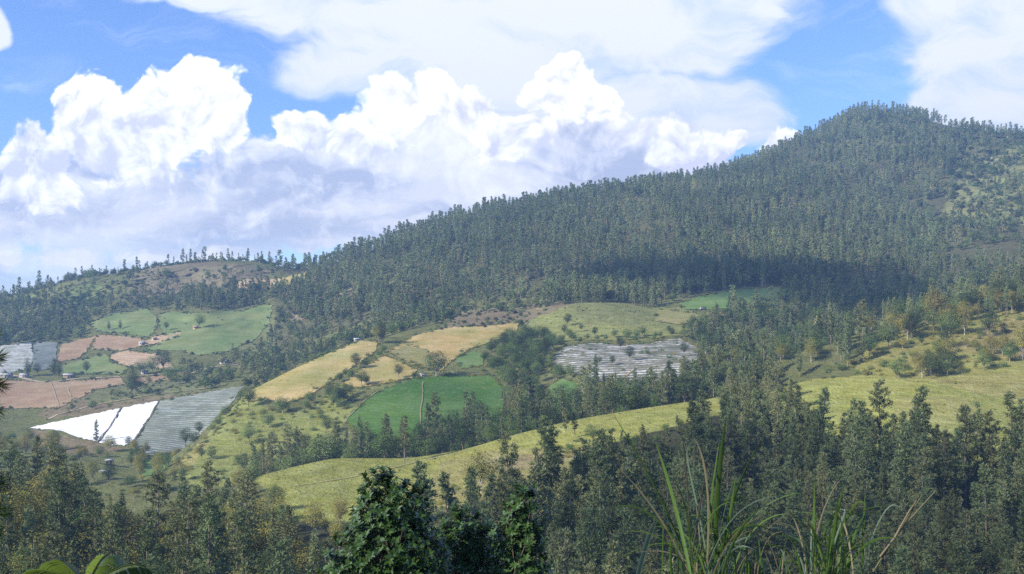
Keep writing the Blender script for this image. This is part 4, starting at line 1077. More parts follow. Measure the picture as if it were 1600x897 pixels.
# single trees that stand on their own, placed where the photograph has them: bearing, foot, kind, variant, height in pixels, label
SINGLE = [
    (150, 691, 'pine', 4, 36, 'small conical pine standing in the white mulched field', 9, 10.4),
    (206, 617, 'column', 0, 50, 'tall dark tree below the red strip by the dirt road', 9.9, 11.2),
    (212, 618, 'broad', 2, 34, 'round dark tree beside the tall dark roadside tree', 9.9, 11.2),
    (84, 588, 'column', 0, 30, 'left of the two slim dark trees at the dirt road', 10.3, 11.5),
    (92, 589, 'column', 0, 27, 'right of the two slim dark trees at the dirt road', 10.3, 11.5),
    (43, 588, 'column', 0, 30, 'slim dark tree in front of the pale striped plot', 10.3, 11.5),
    (58, 588, 'broad', 2, 20, 'round tree in front of the dark net plot', 10.3, 11.5),
    (135, 586, 'broad', 2, 22, 'round dark tree on the dirt road in the green plot', 10.3, 11.8),
    (219, 586, 'broad', 0, 24, 'small tree at the left of the roadside clump', 10.3, 11.8),
    (238, 583, 'broad', 1, 26, 'middle tree of the roadside clump above the red strip', 10.3, 11.8),
    (255, 583, 'broad', 2, 36, 'largest round tree of the roadside clump', 10.3, 11.8),
    (266, 598, 'broad', 0, 30, 'tree at the right end of the narrow red strip', 10.3, 11.8),
    (290, 706, 'broad', 2, 30, 'lone dark tree at the lower edge of the net field', 8.2, 10.4),
    (311, 689, 'broad', 2, 22, 'dark tree leaning out over the net field edge', 8.2, 10.4),
    (170, 516, 'column', 0, 15, 'left of two small trees on the pale green hillside field', 11, 12.6),
    (188, 515, 'column', 0, 16, 'right of two small trees on the pale green hillside field', 11, 12.6),
    (260, 517, 'broad', 2, 14, 'round dark tree beside the thin earth strip', 11, 12.6),
    (311, 514, 'broad', 0, 26, 'tree on the ridge of the large rolling green field', 11, 12.6),
    (597, 537, 'column', 0, 40, 'tall tree on top of the spur', 7.5, 8.1),
    (592, 536, 'broad_olive', 0, 30, 'yellow-green tree on top of the spur', 7.5, 8.1),
    (682, 589, 'broad', 1, 40, 'open-crowned tree at the corner of the dark green crop', 7, 9.9),
    (623, 591, 'broad', 2, 22, 'dark bush alone on the small tan field', 7, 9.9),
    (887, 510, 'broad', 2, 20, 'lone dark tree on the upper pasture', 8, 11),
    (908, 518, 'broad', 2, 12, 'low round tree on the upper pasture, right of the lone one', 8, 11),
    (937, 570, 'broad', 2, 13, 'left of the two small bushes in the striped field', 7, 9.9),
    (957, 572, 'broad', 2, 16, 'right of the two small bushes in the striped field', 7, 9.9),
    (984, 565, 'broad', 2, 24, 'large dark tree in the middle of the striped field', 7, 9.9),
    (970, 548, 'broad', 2, 22, 'dark tree at the top edge of the striped field', 7, 9.9),
    (1011, 556, 'broad', 0, 12, 'low bush in the upper right of the striped field', 7, 9.9),
    (1069, 557, 'broad', 2, 22, 'dark tree at the right end of the striped field', 7, 9.9),
    (1046, 560, 'shrub', 0, 9, 'small bush left of the tree at the right end of the striped field', 7, 9.9),
    (884, 688, 'pine', 5, 50, 'left of two pines standing on the pasture ridge', 3.6, 5.0),
    (898, 684, 'pine', 2, 48, 'right of two pines standing on the pasture ridge', 3.6, 5.0),
    (925, 690, 'broad', 1, 26, 'open tree beside the two pines on the ridge', 3.6, 5.0),
    (632, 722, 'pine', 5, 72, 'pale-trunked pine alone on the pasture crest', 3.8, 5.0),
    (752, 770, 'broad_olive', 1, 62, 'leafy tree on the brown bank above the dark trees', 3.5, 4.9),
    (784, 768, 'pine', 0, 58, 'thin tree on the brown bank beside the leafy one', 3.5, 4.9),
    (60, 812, 'pine', 1, 128, 'tall pointed dark conifer rising highest in the lower left wood', 2.5, 5.0),
    (16, 808, 'pine', 0, 118, 'dark conifer beside the left edge, left of the tallest one', 2.5, 5.0),
    (98, 830, 'pine', 4, 118, 'dark conifer just right of the tallest one at lower left', 2.5, 5.0),
    (24, 872, 'broad_olive', 0, 125, 'sunlit yellow-green tree at the left edge', 2.5, 5.0),
    (152, 915, 'broad_olive', 2, 112, 'sunlit yellow-green tree above the fern', 2.2, 5.0),
    (192, 925, 'broad_brown', 0, 118, 'tawny sunlit tree right of the yellow-green one above the fern', 2.2, 5.0),
    (1440, 540, 'broad', 2, 14, 'round dark tree on the golden slope', 6.9, 8.1),
    (1536, 560, 'broad', 2, 18, 'dark tree at the right of the golden slope', 6.9, 8.1),
    (1400, 593, 'broad', 0, 36, 'bushy tree just above the meadow knoll', 6.9, 8.1),
    (1455, 592, 'broad', 2, 40, 'dark bushy tree above the meadow, right of the knoll', 6.9, 8.1),
]
SC_KEYS = []
for (u, v, kind, var, hpx, lab, lo, hi) in SINGLE:
    t = find_t(u, v, lo, hi)[0]
    p = surf([u], [t])[0]
    Hp = PROTO[kind][var][3]
    SC_KEYS.append((u, t, kind, var, hpx * p[1] / F / Hp, lab, p))

U = np.concatenate(PL_U); TT_ = np.concatenate(PL_T); S_ = np.concatenate(PL_S); R_ = np.concatenate(PL_R)
K_ = np.array(PL_K); LAB_ = np.array(PL_L)
POS = surf(U, TT_); VV = vof(U, TT_); DD = POS[:, 1]
# distant things use the light models, near ones the full models
for near, far in (('pine', 'pine_far'), ('broad', 'broad_far'), ('shrub', 'shrub_far'), ('broad_olive', 'broad_far')):
    K_[(K_ == near) & (DD > 760)] = far
VAR = np.array([RNG.integers(len(PROTO[k])) for k in K_])
HT = np.array([PROTO[k][v][3] for k, v in zip(K_, VAR)]) * S_
WD = np.array([PROTO[k][v][4] for k, v in zip(K_, VAR)]) * S_
# how much of each can be seen: paint them near to far into a coarse picture
minV = {}
order = np.argsort(DD); mask = np.zeros((300, 540), bool); SEEN = np.zeros(len(U))
ts_all = np.linspace(2, 13, 240)
ucols = np.arange(-130, 1760, 10.0)
VT = vof(np.repeat(ucols, len(ts_all)), np.tile(ts_all, len(ucols))).reshape(len(ucols), -1)
VTmin = np.minimum.accumulate(VT, 1)
for i in order:
    c = int(round((U[i] + 130) / 10)); c = min(max(c, 0), len(ucols) - 1)
    hid = VTmin[c][max(0, np.searchsorted(ts_all, TT_[i]) - 3)]
    top = VV[i] - HT[i] * F / DD[i]; w = WD[i] * F / DD[i] * 0.4
    bot = min(VV[i], hid + 2)
    if bot <= top: continue
    a0, a1 = int(max(0, U[i] - w) / 3), int(min(1599, U[i] + w) / 3) + 1
    b0, b1 = int(max(0, top) / 3), int(min(896, bot) / 3) + 1
    if a1 <= a0 or b1 <= b0 or U[i] + w < 0 or U[i] - w > 1600: continue
    sub = mask[b0:b1, a0:a1]
    SEEN[i] = (~sub).sum(); sub[:] = True

FAMILY = {'pine': 'pine', 'pine_far': 'pine', 'broad': 'broad', 'broad_far': 'broad', 'broad_olive': 'broad', 'broad_brown': 'broad', 'column': 'broad', 'shrub': 'shrub', 'shrub_far': 'shrub'}
FAM = np.array([FAMILY[k] for k in K_])
single_ok = (SEEN > 3) & (LAB_ != 'far')
INDIV = np.zeros(len(U), bool)
for fam, most in (('pine', 285), ('broad', 255), ('shrub', 280)):
    idx = np.where((FAM == fam) & single_ok)[0]
    INDIV[idx[np.argsort(-SEEN[idx])][:most]] = True

NAMES = {'pine': ('pine_tree', 'pine tree'), 'broad': ('broadleaf_tree', 'tree'), 'shrub': ('shrub', 'shrub')}


def grow(kind, var, pos, sc, rz, label, group):
    fam = FAMILY[kind]; nm, cat = NAMES[fam]
    tm, cm, jm, H, W = PROTO[kind][var]
    o = empty(nm, pos, rz, (sc * random.uniform(0.92, 1.12), sc * random.uniform(0.92, 1.12), sc))
    prop(o, label, cat, group)
    add('stems' if fam == 'shrub' else 'trunk', tm, o); add('foliage' if fam == 'shrub' else 'crown', cm, o)
    return o


ORD = ['leftmost', 'second', 'third', 'fourth', 'fifth', 'sixth', 'seventh', 'eighth', 'ninth', 'tenth', 'eleventh', 'twelfth', 'thirteenth', 'fourteenth',
       'fifteenth', 'sixteenth', 'seventeenth', 'eighteenth', 'nineteenth', 'twentieth'] + ['twenty-' + x for x in ('first', 'second', 'third', 'fourth', 'fifth', 'sixth', 'seventh', 'eighth', 'ninth')]
NOUN = {'pine': 'pine', 'broad': 'leafy tree', 'shrub': 'shrub'}


def place_words(lab, u):
    for w in ('dark tree ', 'pine ', 'tree ', 'shrub ', 'bush '):
        if lab.startswith(w): lab = lab[len(w):]; break
    if 'lower right' in lab:
        lab = 'of the dark wood ' + ('above the dark leafy trees', 'left of the cane grass', 'behind the big cane clump', 'behind the smaller cane clump', 'right of the cane grass')[int(np.digitize(u, [860, 1000, 1180, 1360]))]
    elif 'lower left' in lab:
        lab = 'of the near wood ' + ('at the left edge', 'above the fern', 'left of the dark leafy trees')[int(np.digitize(u, [60, 240]))]
    elif 'gully' in lab:
        lab = lab + (', left part', ', below the green crop', ', right part')[int(np.digitize(u, [540, 800]))]
    elif 'right-hand' in lab or 'sunlit crest' in lab:
        lab = lab + (', left part', ', middle', ', right part')[int(np.digitize(u, [1300, 1450]))]
    return lab


cells = {}
for i in np.where(INDIV)[0]:
    cells.setdefault((place_words(LAB_[i], U[i]), FAM[i]), []).append(i)
for (pl, fam), ids in cells.items():
    pl = pl.replace(', ', ' ') if pl.count(',') else pl
    ids = np.array(ids); nt_ = 1 if len(ids) <= 7 else (2 if len(ids) <= 16 else 3)
    tiers = np.array_split(ids[np.argsort(TT_[ids])], nt_)
    for k, tier in enumerate(tiers):
        row = {1: '', 2: (' front row', ' back row')[k % 2], 3: (' front row', ' middle row', ' back row')[k]}[nt_]
        for j, i in enumerate(tier[np.argsort(U[tier])]):
            n = NOUN[fam]
            lab = ORD[min(j, 28)] + ' ' + n + ('' if j == 0 else ' from left') + ((',' + row + ' ') if row else ' ') + pl
            if len(tier) == 1 and not row: lab = n + ' ' + pl
            grow(K_[i], VAR[i], POS[i], S_[i], R_[i], ' '.join(lab.split()[:16]), n + 's ' + pl)
for (u, t, kind, var, sc, lab, p) in SC_KEYS:
    grow(kind, var, p, sc, random.random() * 6.28, lab, None)


# everything else in the woods: one object for each kind, models set out on points
def stuff(name, sel, label, keys):
    objs, lut = [], {}
    col = bpy.data.collections.new(name + '_models')
    for k in keys:
        for v, pr in enumerate(PROTO[k]):
            o = bpy.data.objects.new('m%03d' % len(objs), pr[2]); col.objects.link(o)
            lut[(k, v)] = len(objs); objs.append(o)
    idx = np.where(sel)[0]
    me = bpy.data.meshes.new(name); me.vertices.add(len(idx))
    me.vertices.foreach_set('co', POS[idx].astype(np.float32).ravel())
    a = me.attributes.new('model', 'INT', 'POINT'); a.data.foreach_set('value', np.array([lut[(K_[i], VAR[i])] for i in idx], np.int32))
    r = np.zeros((len(idx), 3), np.float32); r[:, 2] = R_[idx]; r[:, :2] = RNG.normal(size=(len(idx), 2)) * 0.03
    a = me.attributes.new('turn', 'FLOAT_VECTOR', 'POINT'); a.data.foreach_set('vector', r.ravel())
    s = np.stack([S_[idx]] * 3, 1).astype(np.float32); s[:, :2] *= RNG.uniform(0.9, 1.15, (len(idx), 1))
    a = me.attributes.new('size', 'FLOAT_VECTOR', 'POINT'); a.data.foreach_set('vector', s.ravel())
    o = add(name, me)
    g = bpy.data.node_groups.new(name, 'GeometryNodeTree')
    g.interface.new_socket('Geometry', in_out='INPUT', socket_type='NodeSocketGeometry')
    g.interface.new_socket('Geometry', in_out='OUTPUT', socket_type='NodeSocketGeometry')
    gi, go = g.nodes.new('NodeGroupInput'), g.nodes.new('NodeGroupOutput')
    ip = g.nodes.new('GeometryNodeInstanceOnPoints'); ci = g.nodes.new('GeometryNodeCollectionInfo')
    ci.inputs['Collection'].default_value = col; ci.inputs['Separate Children'].default_value = True; ci.inputs['Reset Children'].default_value = True
    def na(nm, ty):
        n = g.nodes.new('GeometryNodeInputNamedAttribute'); n.data_type = ty; n.inputs[0].default_value = nm; return n.outputs[0]
    g.links.new(gi.outputs[0], ip.inputs['Points']); g.links.new(ci.outputs[0], ip.inputs['Instance'])
    ip.inputs['Pick Instance'].default_value = True
    g.links.new(na('model', 'INT'), ip.inputs['Instance Index'])
    er = g.nodes.new('FunctionNodeEulerToRotation'); g.links.new(na('turn', 'FLOAT_VECTOR'), er.inputs[0]); g.links.new(er.outputs[0], ip.inputs['Rotation'])
    g.links.new(na('size', 'FLOAT_VECTOR'), ip.inputs['Scale'])
    g.links.new(ip.outputs[0], go.inputs[0])
    md = o.modifiers.new('set_out', 'NODES'); md.node_group = g
    return prop(o, label, fam_cat[name], None, 'stuff')


fam_cat = {'pine_forest': 'forest', 'woodland': 'woodland', 'undergrowth': 'undergrowth'}
rest = ~INDIV
stuff('pine_forest', rest & (FAM == 'pine'), 'dense pine forest covering the mountain and far slopes', ['pine', 'pine_far'])
stuff('woodland', rest & (FAM == 'broad'), 'mixed broadleaf woodland on the far slopes and gullies', ['broad', 'broad_far', 'broad_olive', 'broad_brown', 'column'])
stuff('undergrowth', rest & (FAM == 'shrub'), 'low scrub scattered over slopes and field edges', ['shrub', 'shrub_far'])
print('plants', len(U), 'single', INDIV.sum(), {f: int((FAM == f).sum()) for f in ('pine', 'broad', 'shrub')})


# ------------------------------------------------------------------ small farm buildings
def box_np(x0, x1, y0, y1, z0, z1):
    V = np.array([(x, y, z) for z in (z0, z1) for y in (y0, y1) for x in (x0, x1)], float)
    q = [(0, 2, 3, 1), (4, 5, 7, 6), (0, 1, 5, 4), (2, 6, 7, 3), (0, 4, 6, 2), (1, 3, 7, 5)]
    tri = [t for a, b, c, d in q for t in ((a, b, c), (a, c, d))]
    return V, np.array(tri, np.int32)


def gable_np(w, d, z0, z1, th=0.12, ov=0.4):
    hw, hd = w / 2 + ov, d / 2 + ov
    V, tri = [], []
    for s in (-1, 1):
        b = len(V)
        for dz in (0, th):
            V += [(-hw, s * hd, z0 + dz), (hw, s * hd, z0 + dz), (hw, 0, z1 + dz), (-hw, 0, z1 + dz)]
        q = [(0, 1, 2, 3), (4, 5, 6, 7), (0, 1, 5, 4), (1, 2, 6, 5), (2, 3, 7, 6), (3, 0, 4, 7)]
        tri += [(b + x, b + y, b + z) for a, bb, c, e in q for (x, y, z) in ((a, bb, c), (a, c, e))]
    return np.array(V, float), np.array(tri, np.int32)


def wall_gable(w, d, h, rise):
    V = [(-w/2, -d/2, -0.8), (w/2, -d/2, -0.8), (w/2, d/2, -0.8), (-w/2, d/2, -0.8), (-w/2, -d/2, h), (w/2, -d/2, h), (w/2, d/2, h), (-w/2, d/2, h), (-w/2, 0, h + rise), (w/2, 0, h + rise)]
    tri = [(0, 1, 5), (0, 5, 4), (2, 3, 7), (2, 7, 6), (1, 2, 6), (1, 6, 5), (5, 6, 9), (3, 0, 4), (3, 4, 7), (7, 4, 8)]
    return np.array(V, float), np.array(tri, np.int32)


M['wall_white'] = plain_material('wall_white', (0.42, 0.40, 0.37), 0.85, 1.5, 0.12)
M['wall_wood'] = plain_material('wall_wood', (0.24, 0.18, 0.13), 0.85, 2.5, 0.3)
M['wall_tan'] = plain_material('wall_tan', (0.52, 0.33, 0.20), 0.85, 1.5, 0.2)
M['roof_zinc'] = plain_material('roof_zinc', (0.42, 0.42, 0.42), 0.5, 2.0, 0.15)
M['roof_rust'] = plain_material('roof_rust', (0.42, 0.24, 0.15), 0.7, 1.2, 0.3)
M['opening'] = plain_material('opening', (0.03, 0.03, 0.035), 0.6, 1.0, 0.2)
M['post'] = plain_material('post', (0.30, 0.26, 0.21), 0.9, 3.0, 0.3)


def house(u, v, w, d, h, rise, wall, roof, label, lo, hi, rz=0.0):
    o = empty('farm_house', spot(u, v, lo, hi), rz); prop(o, label, 'house')
    add('wall', mesh_np('wall', *wall_gable(w, d, h, rise), [M[wall]]), o)
    add('roof', mesh_np('roof', *gable_np(w, d, h + 0.03, h + rise + 0.03), [M[roof]]), o)
    dr = add('door', mesh_np('door', *box_np(-0.45, 0.45, -d / 2 - 0.05, -d / 2 + 0.03, -0.1, 1.95), [M['opening']]), o)
    for x in (-w * 0.3, w * 0.3):
        add('window', mesh_np('window', *box_np(x - 0.4, x + 0.4, -d / 2 - 0.05, -d / 2 + 0.03, 1.0, 1.8), [M['opening']]), o)
    return o


def shed(u, v, w, d, h, label, lo, hi, rz=0.0, back=True):
    o = empty('open_shed', spot(u, v, lo, hi), rz); prop(o, label, 'shed')
    for x in (-w / 2, w / 2):
        for y in (-d / 2, d / 2):
            add('post', mesh_np('post', *box_np(x - 0.09, x + 0.09, y - 0.09, y + 0.09, -0.8, h + (0.25 if y > 0 else 0)), [M['post']]), o)
    V, tri = box_np(-w / 2 - 0.4, w / 2 + 0.4, -d / 2 - 0.4, d / 2 + 0.4, h, h + 0.1); V[:, 2] += 0.06 * (V[:, 1] + d / 2)
    add('roof', mesh_np('roof', V, tri, [M['roof_zinc']]), o)
    if back: add('back_wall', mesh_np('back_wall', *box_np(-w / 2 + 0.1, w / 2 - 0.1, d / 2 - 0.06, d / 2, -0.6, h * 0.85), [M['wall_wood']]), o)
    return o


shed(171, 727, 3.4, 2.6, 2.7, 'small open shed with pale flat roof in the left valley', 6.5, 9.8, 0.2)
shed(164, 740, 3.6, 2.4, 1.3, 'low pale-roofed shelter just below the open shed', 6.5, 9.8, -0.1)
house(558, 533, 4.0, 2.6, 1.5, 0.6, 'wall_white', 'roof_zinc', 'small white house at the top of the spur stubble field', 7.5, 8.1, 0.3)
house(661, 588, 2.4, 2.0, 1.1, 0.6, 'wall_white', 'roof_zinc', 'small white hut at the top of the pale field path', 7, 9.9, -0.2)
house(1097, 484, 3.0, 2.2, 1.0, 0.5, 'wall_white', 'roof_zinc', 'small pale hut at the edge of the green plot under the pines', 8, 11.2, 0.1)
house(222, 539, 5.5, 3.6, 2.1, 0.9, 'wall_white', 'roof_zinc', 'white house beside the thin bare earth strip', 10.6, 12.3, 0.5)
house(241, 532, 3.6, 3.0, 2.0, 0.8, 'wall_white', 'roof_rust', 'little house up the strip, right of the white one', 10.6, 12.3, 0.5)
house(10, 590, 9.0, 4.5, 2.4, 1.0, 'wall_white', 'roof_zinc', 'long white roadside house nearest the left edge', 10.3, 11.5, 0.1)
house(38, 590, 6.0, 4.0, 2.4, 1.0, 'wall_white', 'roof_zinc', 'small white roadside house behind the slim dark tree', 10.3, 11.5, -0.1)
house(108, 590, 8.0, 4.0, 2.3, 0.9, 'wall_wood', 'roof_zinc', 'brown roadside house with pale roof beside the two slim trees', 10.3, 11.5, 0.05)
house(226, 584, 5.0, 3.5, 2.2, 0.9, 'wall_white', 'roof_zinc', 'white house among the roadside clump of trees', 10.3, 11.8, 0.1)
house(252, 476, 6.5, 4.5, 2.4, 1.2, 'wall_tan', 'roof_rust', 'orange house at the left end of the dark hilltop grove', 11.2, 12.9, 0.2)
house(306, 514, 5.0, 3.4, 2.0, 0.9, 'wall_tan', 'roof_rust', 'small brown house by the tree on the green ridge', 11, 12.6, 0.3)
house(350, 568, 6.0, 3.6, 2.2, 0.9, 'wall_white', 'roof_zinc', 'pale house beside the right end of the dirt road', 10.4, 12.3, -0.2)

# ------------------------------------------------------------------ foreground
M['near_leaf'] = leaf_material('near_leaf', (0.030, 0.066, 0.016), (0.058, 0.105, 0.025), 0.25, 1.0, gloss=0.12, tcol=1.5)
M['near_bark'] = plain_material('near_bark', (0.11, 0.09, 0.07), 0.9, 6.0, 0.4)
M['fern'] = leaf_material('fern_leaf', (0.07, 0.115, 0.018), (0.125, 0.17, 0.028), 0.35, 1.0, gloss=0.10)
M['cane'] = leaf_material('cane_green', (0.045, 0.092, 0.022), (0.08, 0.135, 0.034), 0.3, 0.5, gloss=0.12)
M['cane_blue'] = leaf_material('cane_blue', (0.10, 0.15, 0.11), (0.14, 0.20, 0.14), 0.3, 0.3, gloss=0.2)
M['cane_dry'] = leaf_material('cane_dry', (0.12, 0.105, 0.06), (0.215, 0.19, 0.13), 0.25, 0.6)
M['near_pine'] = leaf_material('near_pine', (0.022, 0.045, 0.016), (0.045, 0.075, 0.025), 0.2, 0.8)


def pix(u, v, D): return np.array([D * (u - UC) / F, D, D * (VH - v) / F])


def ground_z(x, y):
    return float(np.interp(y, [4, 30, 130], [-2.4, -11.5, -48.0]))


def leafy_tree(u, D, lobes, seed, label, leaf=0.15, nros=1.0):
    rng = np.random.default_rng(seed)
    base = pix(u, 0, D); base[2] = ground_z(base[0], D) - 0.1
    o = empty('leafy_tree', base); prop(o, label, 'tree')
    k = D / F
    C, N, wood = [], [], []
    top = pix(lobes[0][0], lobes[0][1], D) - base
    trunk_pts = [np.zeros(3), top * np.array([0.2, 0.2, 0.45]), top * np.array([0.8, 0.8, 0.85]), top]
    wood.append(tube(trunk_pts, [0.11, 0.085, 0.05, 0.02], 7))
    for (lu, lv, ru, rv) in lobes:
        c = pix(lu, lv, D) - base; r = np.array([ru * k, ru * k * 0.95, rv * k])
        n = int(nros * 3.0 * (ru * k + rv * k) ** 2 * 28)
        p = unit(rng.normal(size=(n, 3)))
        rad = 0.45 + 0.62 * rng.random((n, 1)) ** 0.5
        bump = 1 + 0.22 * np.sin(p[:, :1] * 9 + seed) * np.sin(p[:, 2:] * 8 + 1.3 * seed)
        q = c + p * r * rad * bump
        C.append(q); N.append(unit(p + np.array([0, 0, 0.75])))
        for j in rng.choice(n, min(n, 26), replace=False):
            s0 = trunk_pts[1] + (trunk_pts[2] - trunk_pts[1]) * rng.random()
            wood.append(tube([s0, (s0 + q[j]) / 2 + rng.normal(size=3) * 0.12, q[j]], [0.025, 0.015, 0.005], 4))
        # shoots standing out of the outline
        for j in range(int(6 * nros)):
            d = unit(np.array([rng.normal() * 0.6, rng.normal() * 0.5, 0.5 + rng.random()]))
            s0 = c + d * r * 0.85
            ln = (0.08 + 0.20 * rng.random())
            m = 6
            sp = s0 + d * np.linspace(0, ln, m)[:, None] + np.array([0, 0, 1]) * (np.linspace(0, 1, m)[:, None] ** 2) * ln * 0.3
            C.append(sp); N.append(np.tile(unit(d + np.array([0, 0, 0.4])), (m, 1)))
            wood.append(tube([c + d * r * 0.3, s0, sp[-1]], [0.015, 0.01, 0.004], 4))
    C, N = np.concatenate(C), np.concatenate(N)
    # a rosette of leaves at every shoot tip
    kf = 8
    n = len(C)
    az = np.tile(np.arange(kf) * 2.4, n) + np.repeat(rng.random(n) * 6.28, kf)
    a = unit(np.cross(N, rng.normal(size=(n, 3)))); b = np.cross(N, a)
    A, B, NN = np.repeat(a, kf, 0), np.repeat(b, kf, 0), np.repeat(N, kf, 0)
    el = 0.25 + 0.75 * rng.random((n * kf, 1))
    d = unit((A * np.cos(az)[:, None] + B * np.sin(az)[:, None]) + NN * el)
    up = unit(NN - d * (NN * d).sum(1, keepdims=True)); sd_ = np.cross(d, up)
    s = leaf * (0.6 + 0.6 * rng.random((n * kf, 1)))
    p0 = np.repeat(C, kf, 0)
    w = s * 0.19
    V = np.stack([p0, p0 + d * s * 0.45 + sd_ * w + up * s * 0.05, p0 + d * s * 0.62, p0 + d * s * 0.45 - sd_ * w + up * s * 0.05, p0 + d * s - up * s * 0.14,
                  p0 + d * s * 0.78 + sd_ * w * 0.75, p0 + d * s * 0.78 - sd_ * w * 0.75], 1).reshape(-1, 3)
    i = np.arange(n * kf) * 7
    tri = np.concatenate([np.stack([i + x, i + y, i + z], 1) for x, y, z in ((0, 2, 1), (0, 3, 2), (1, 2, 5), (2, 3, 6), (2, 4, 5), (2, 6, 4))]).astype(np.int32)
    add('trunk', mesh_np('trunk', *join(wood), [M['near_bark']], smooth=True), o)
    add('crown', mesh_np('crown', V, tri, [M['near_leaf']]), o)
    return o


leafy_tree(612, 24.0, [(606, 790, 52, 48), (630, 800, 42, 42), (586, 815, 38, 40), (612, 850, 70, 55), (560, 880, 50, 45), (650, 880, 50, 60), (600, 930, 110, 60)], 1,
           'tallest dark glossy tree at the bottom centre')
leafy_tree(728, 26.0, [(728, 838, 40, 34), (712, 866, 42, 42), (752, 860, 34, 36), (730, 920, 75, 60)], 2, 'middle dark leafy tree at the bottom, lower than its neighbours')
leafy_tree(812, 25.0, [(815, 792, 22, 24), (806, 822, 22, 20), (830, 838, 24, 18), (795, 862, 34, 30), (826, 880, 34, 34), (808, 930, 60, 55)], 3,
           'right-hand dark leafy tree with a small round top at the bottom')


def blade(parent, base, pts, w, mat, twist, D):
    """one grass blade with a folded rib; pts are sight points with depth"""
    q = np.array([pix(u, v, d) for u, v, d in pts]) - base
    n = 12
    s = np.linspace(0, 1, n)[:, None]
    if len(q) == 3: P = (1 - s) ** 2 * q[0] + 2 * s * (1 - s) * q[1] + s ** 2 * q[2]
    else: P = (1 - s) ** 3 * q[0] + 3 * s * (1 - s) ** 2 * q[1] + 3 * s ** 2 * (1 - s) * q[2] + s ** 3 * q[3]
    tg = unit(np.gradient(P, axis=0))
    view = np.tile(np.array([math.sin(twist), -math.cos(twist), 0.15]), (n, 1))
    side = unit(np.cross(tg, view)); nr = np.cross(side, tg)
    prof = np.minimum(1, 0.55 + 2.2 * s) * np.clip((1 - s) * 3.2, 0.03, 1) ** 0.8
    hw = w * 0.55 * D / F / 2 * prof
    V = np.stack([P - side * hw, P + nr * hw * 0.45, P + side * hw], 1).reshape(-1, 3)
    tri = []
    for i in range(n - 1):
        a = i * 3
        for j in (0, 1):
            tri += [(a + j, a + j + 1, a + j + 4), (a + j, a + j + 4, a + j + 3)]
    return add('blade', mesh_np('blade', V, np.array(tri, np.int32), [mat], smooth=True), parent)


def grass_clump(u0, D, hand, nrand, seed, label, spread, height, v0=905):
    rng = np.random.default_rng(seed)
    base = pix(u0, v0, D)
    gz = ground_z(base[0], D); foot = np.array([base[0], D, gz])
    o = empty('cane_grass', foot); prop(o, label, 'grass clump', 'tall cane grass in the foreground')
    down = (base[2] - gz) * F / D          # pixels from the frame edge down to the soil
    # leafy stems carry the blades up from the soil
    for j in range(7):
        x = rng.normal() * spread * 0.35
        st = np.array([pix(u0 + x * 0.4, v0 + down, D + rng.normal() * 0.15), pix(u0 + x * 0.8, v0 + down * 0.45, D), pix(u0 + x, v0 - 25, D + rng.normal() * 0.1)]) - foot
        add('stem', mesh_np('stem', *tube(st, [0.012, 0.010, 0.006], 6), [M['cane'] if j % 2 else M['cane_dry']], smooth=True), o)
    for (pts, w, m) in hand:
        P = [(u, v, D + (0.25 * rng.normal() if i == 0 else 0.0) + rng.normal() * 0.08) for i, (u, v) in enumerate(pts)]
        blade(o, foot, P, w, M[m], rng.normal() * 0.5, D)
    for j in range(nrand):
        a = rng.normal() * 0.45
        ln = height * rng.uniform(0.35, 1.0)
        x0 = u0 + rng.normal() * spread
        dep = D + rng.normal() * 0.35
        tip = (x0 + math.sin(a) * ln * 1.1, v0 - math.cos(a) * ln + abs(math.sin(a)) * ln * 0.35 * rng.random())
        mid = (x0 + math.sin(a) * ln * 0.35, v0 - ln * 0.62)
        bend = rng.random()
        pts = [(x0, v0 + 60, dep), (*mid, dep + rng.normal() * .1), (*tip, dep + rng.normal() * 0.4)]
        if bend < 0.35:      # arching over and hanging
            pts.append((tip[0] + math.copysign(ln * 0.35, math.sin(a)), tip[1] + ln * rng.uniform(0.05, 0.3), dep + rng.normal() * 0.3))
        m = 'cane' if rng.random() < 0.78 else ('cane_dry' if rng.random() < 0.75 else 'cane_blue')
        blade(o, foot, pts, rng.uniform(2.5, 7) if m != 'cane_dry' else rng.uniform(1.5, 4), M[m], rng.normal() * 0.9, D)
    return o


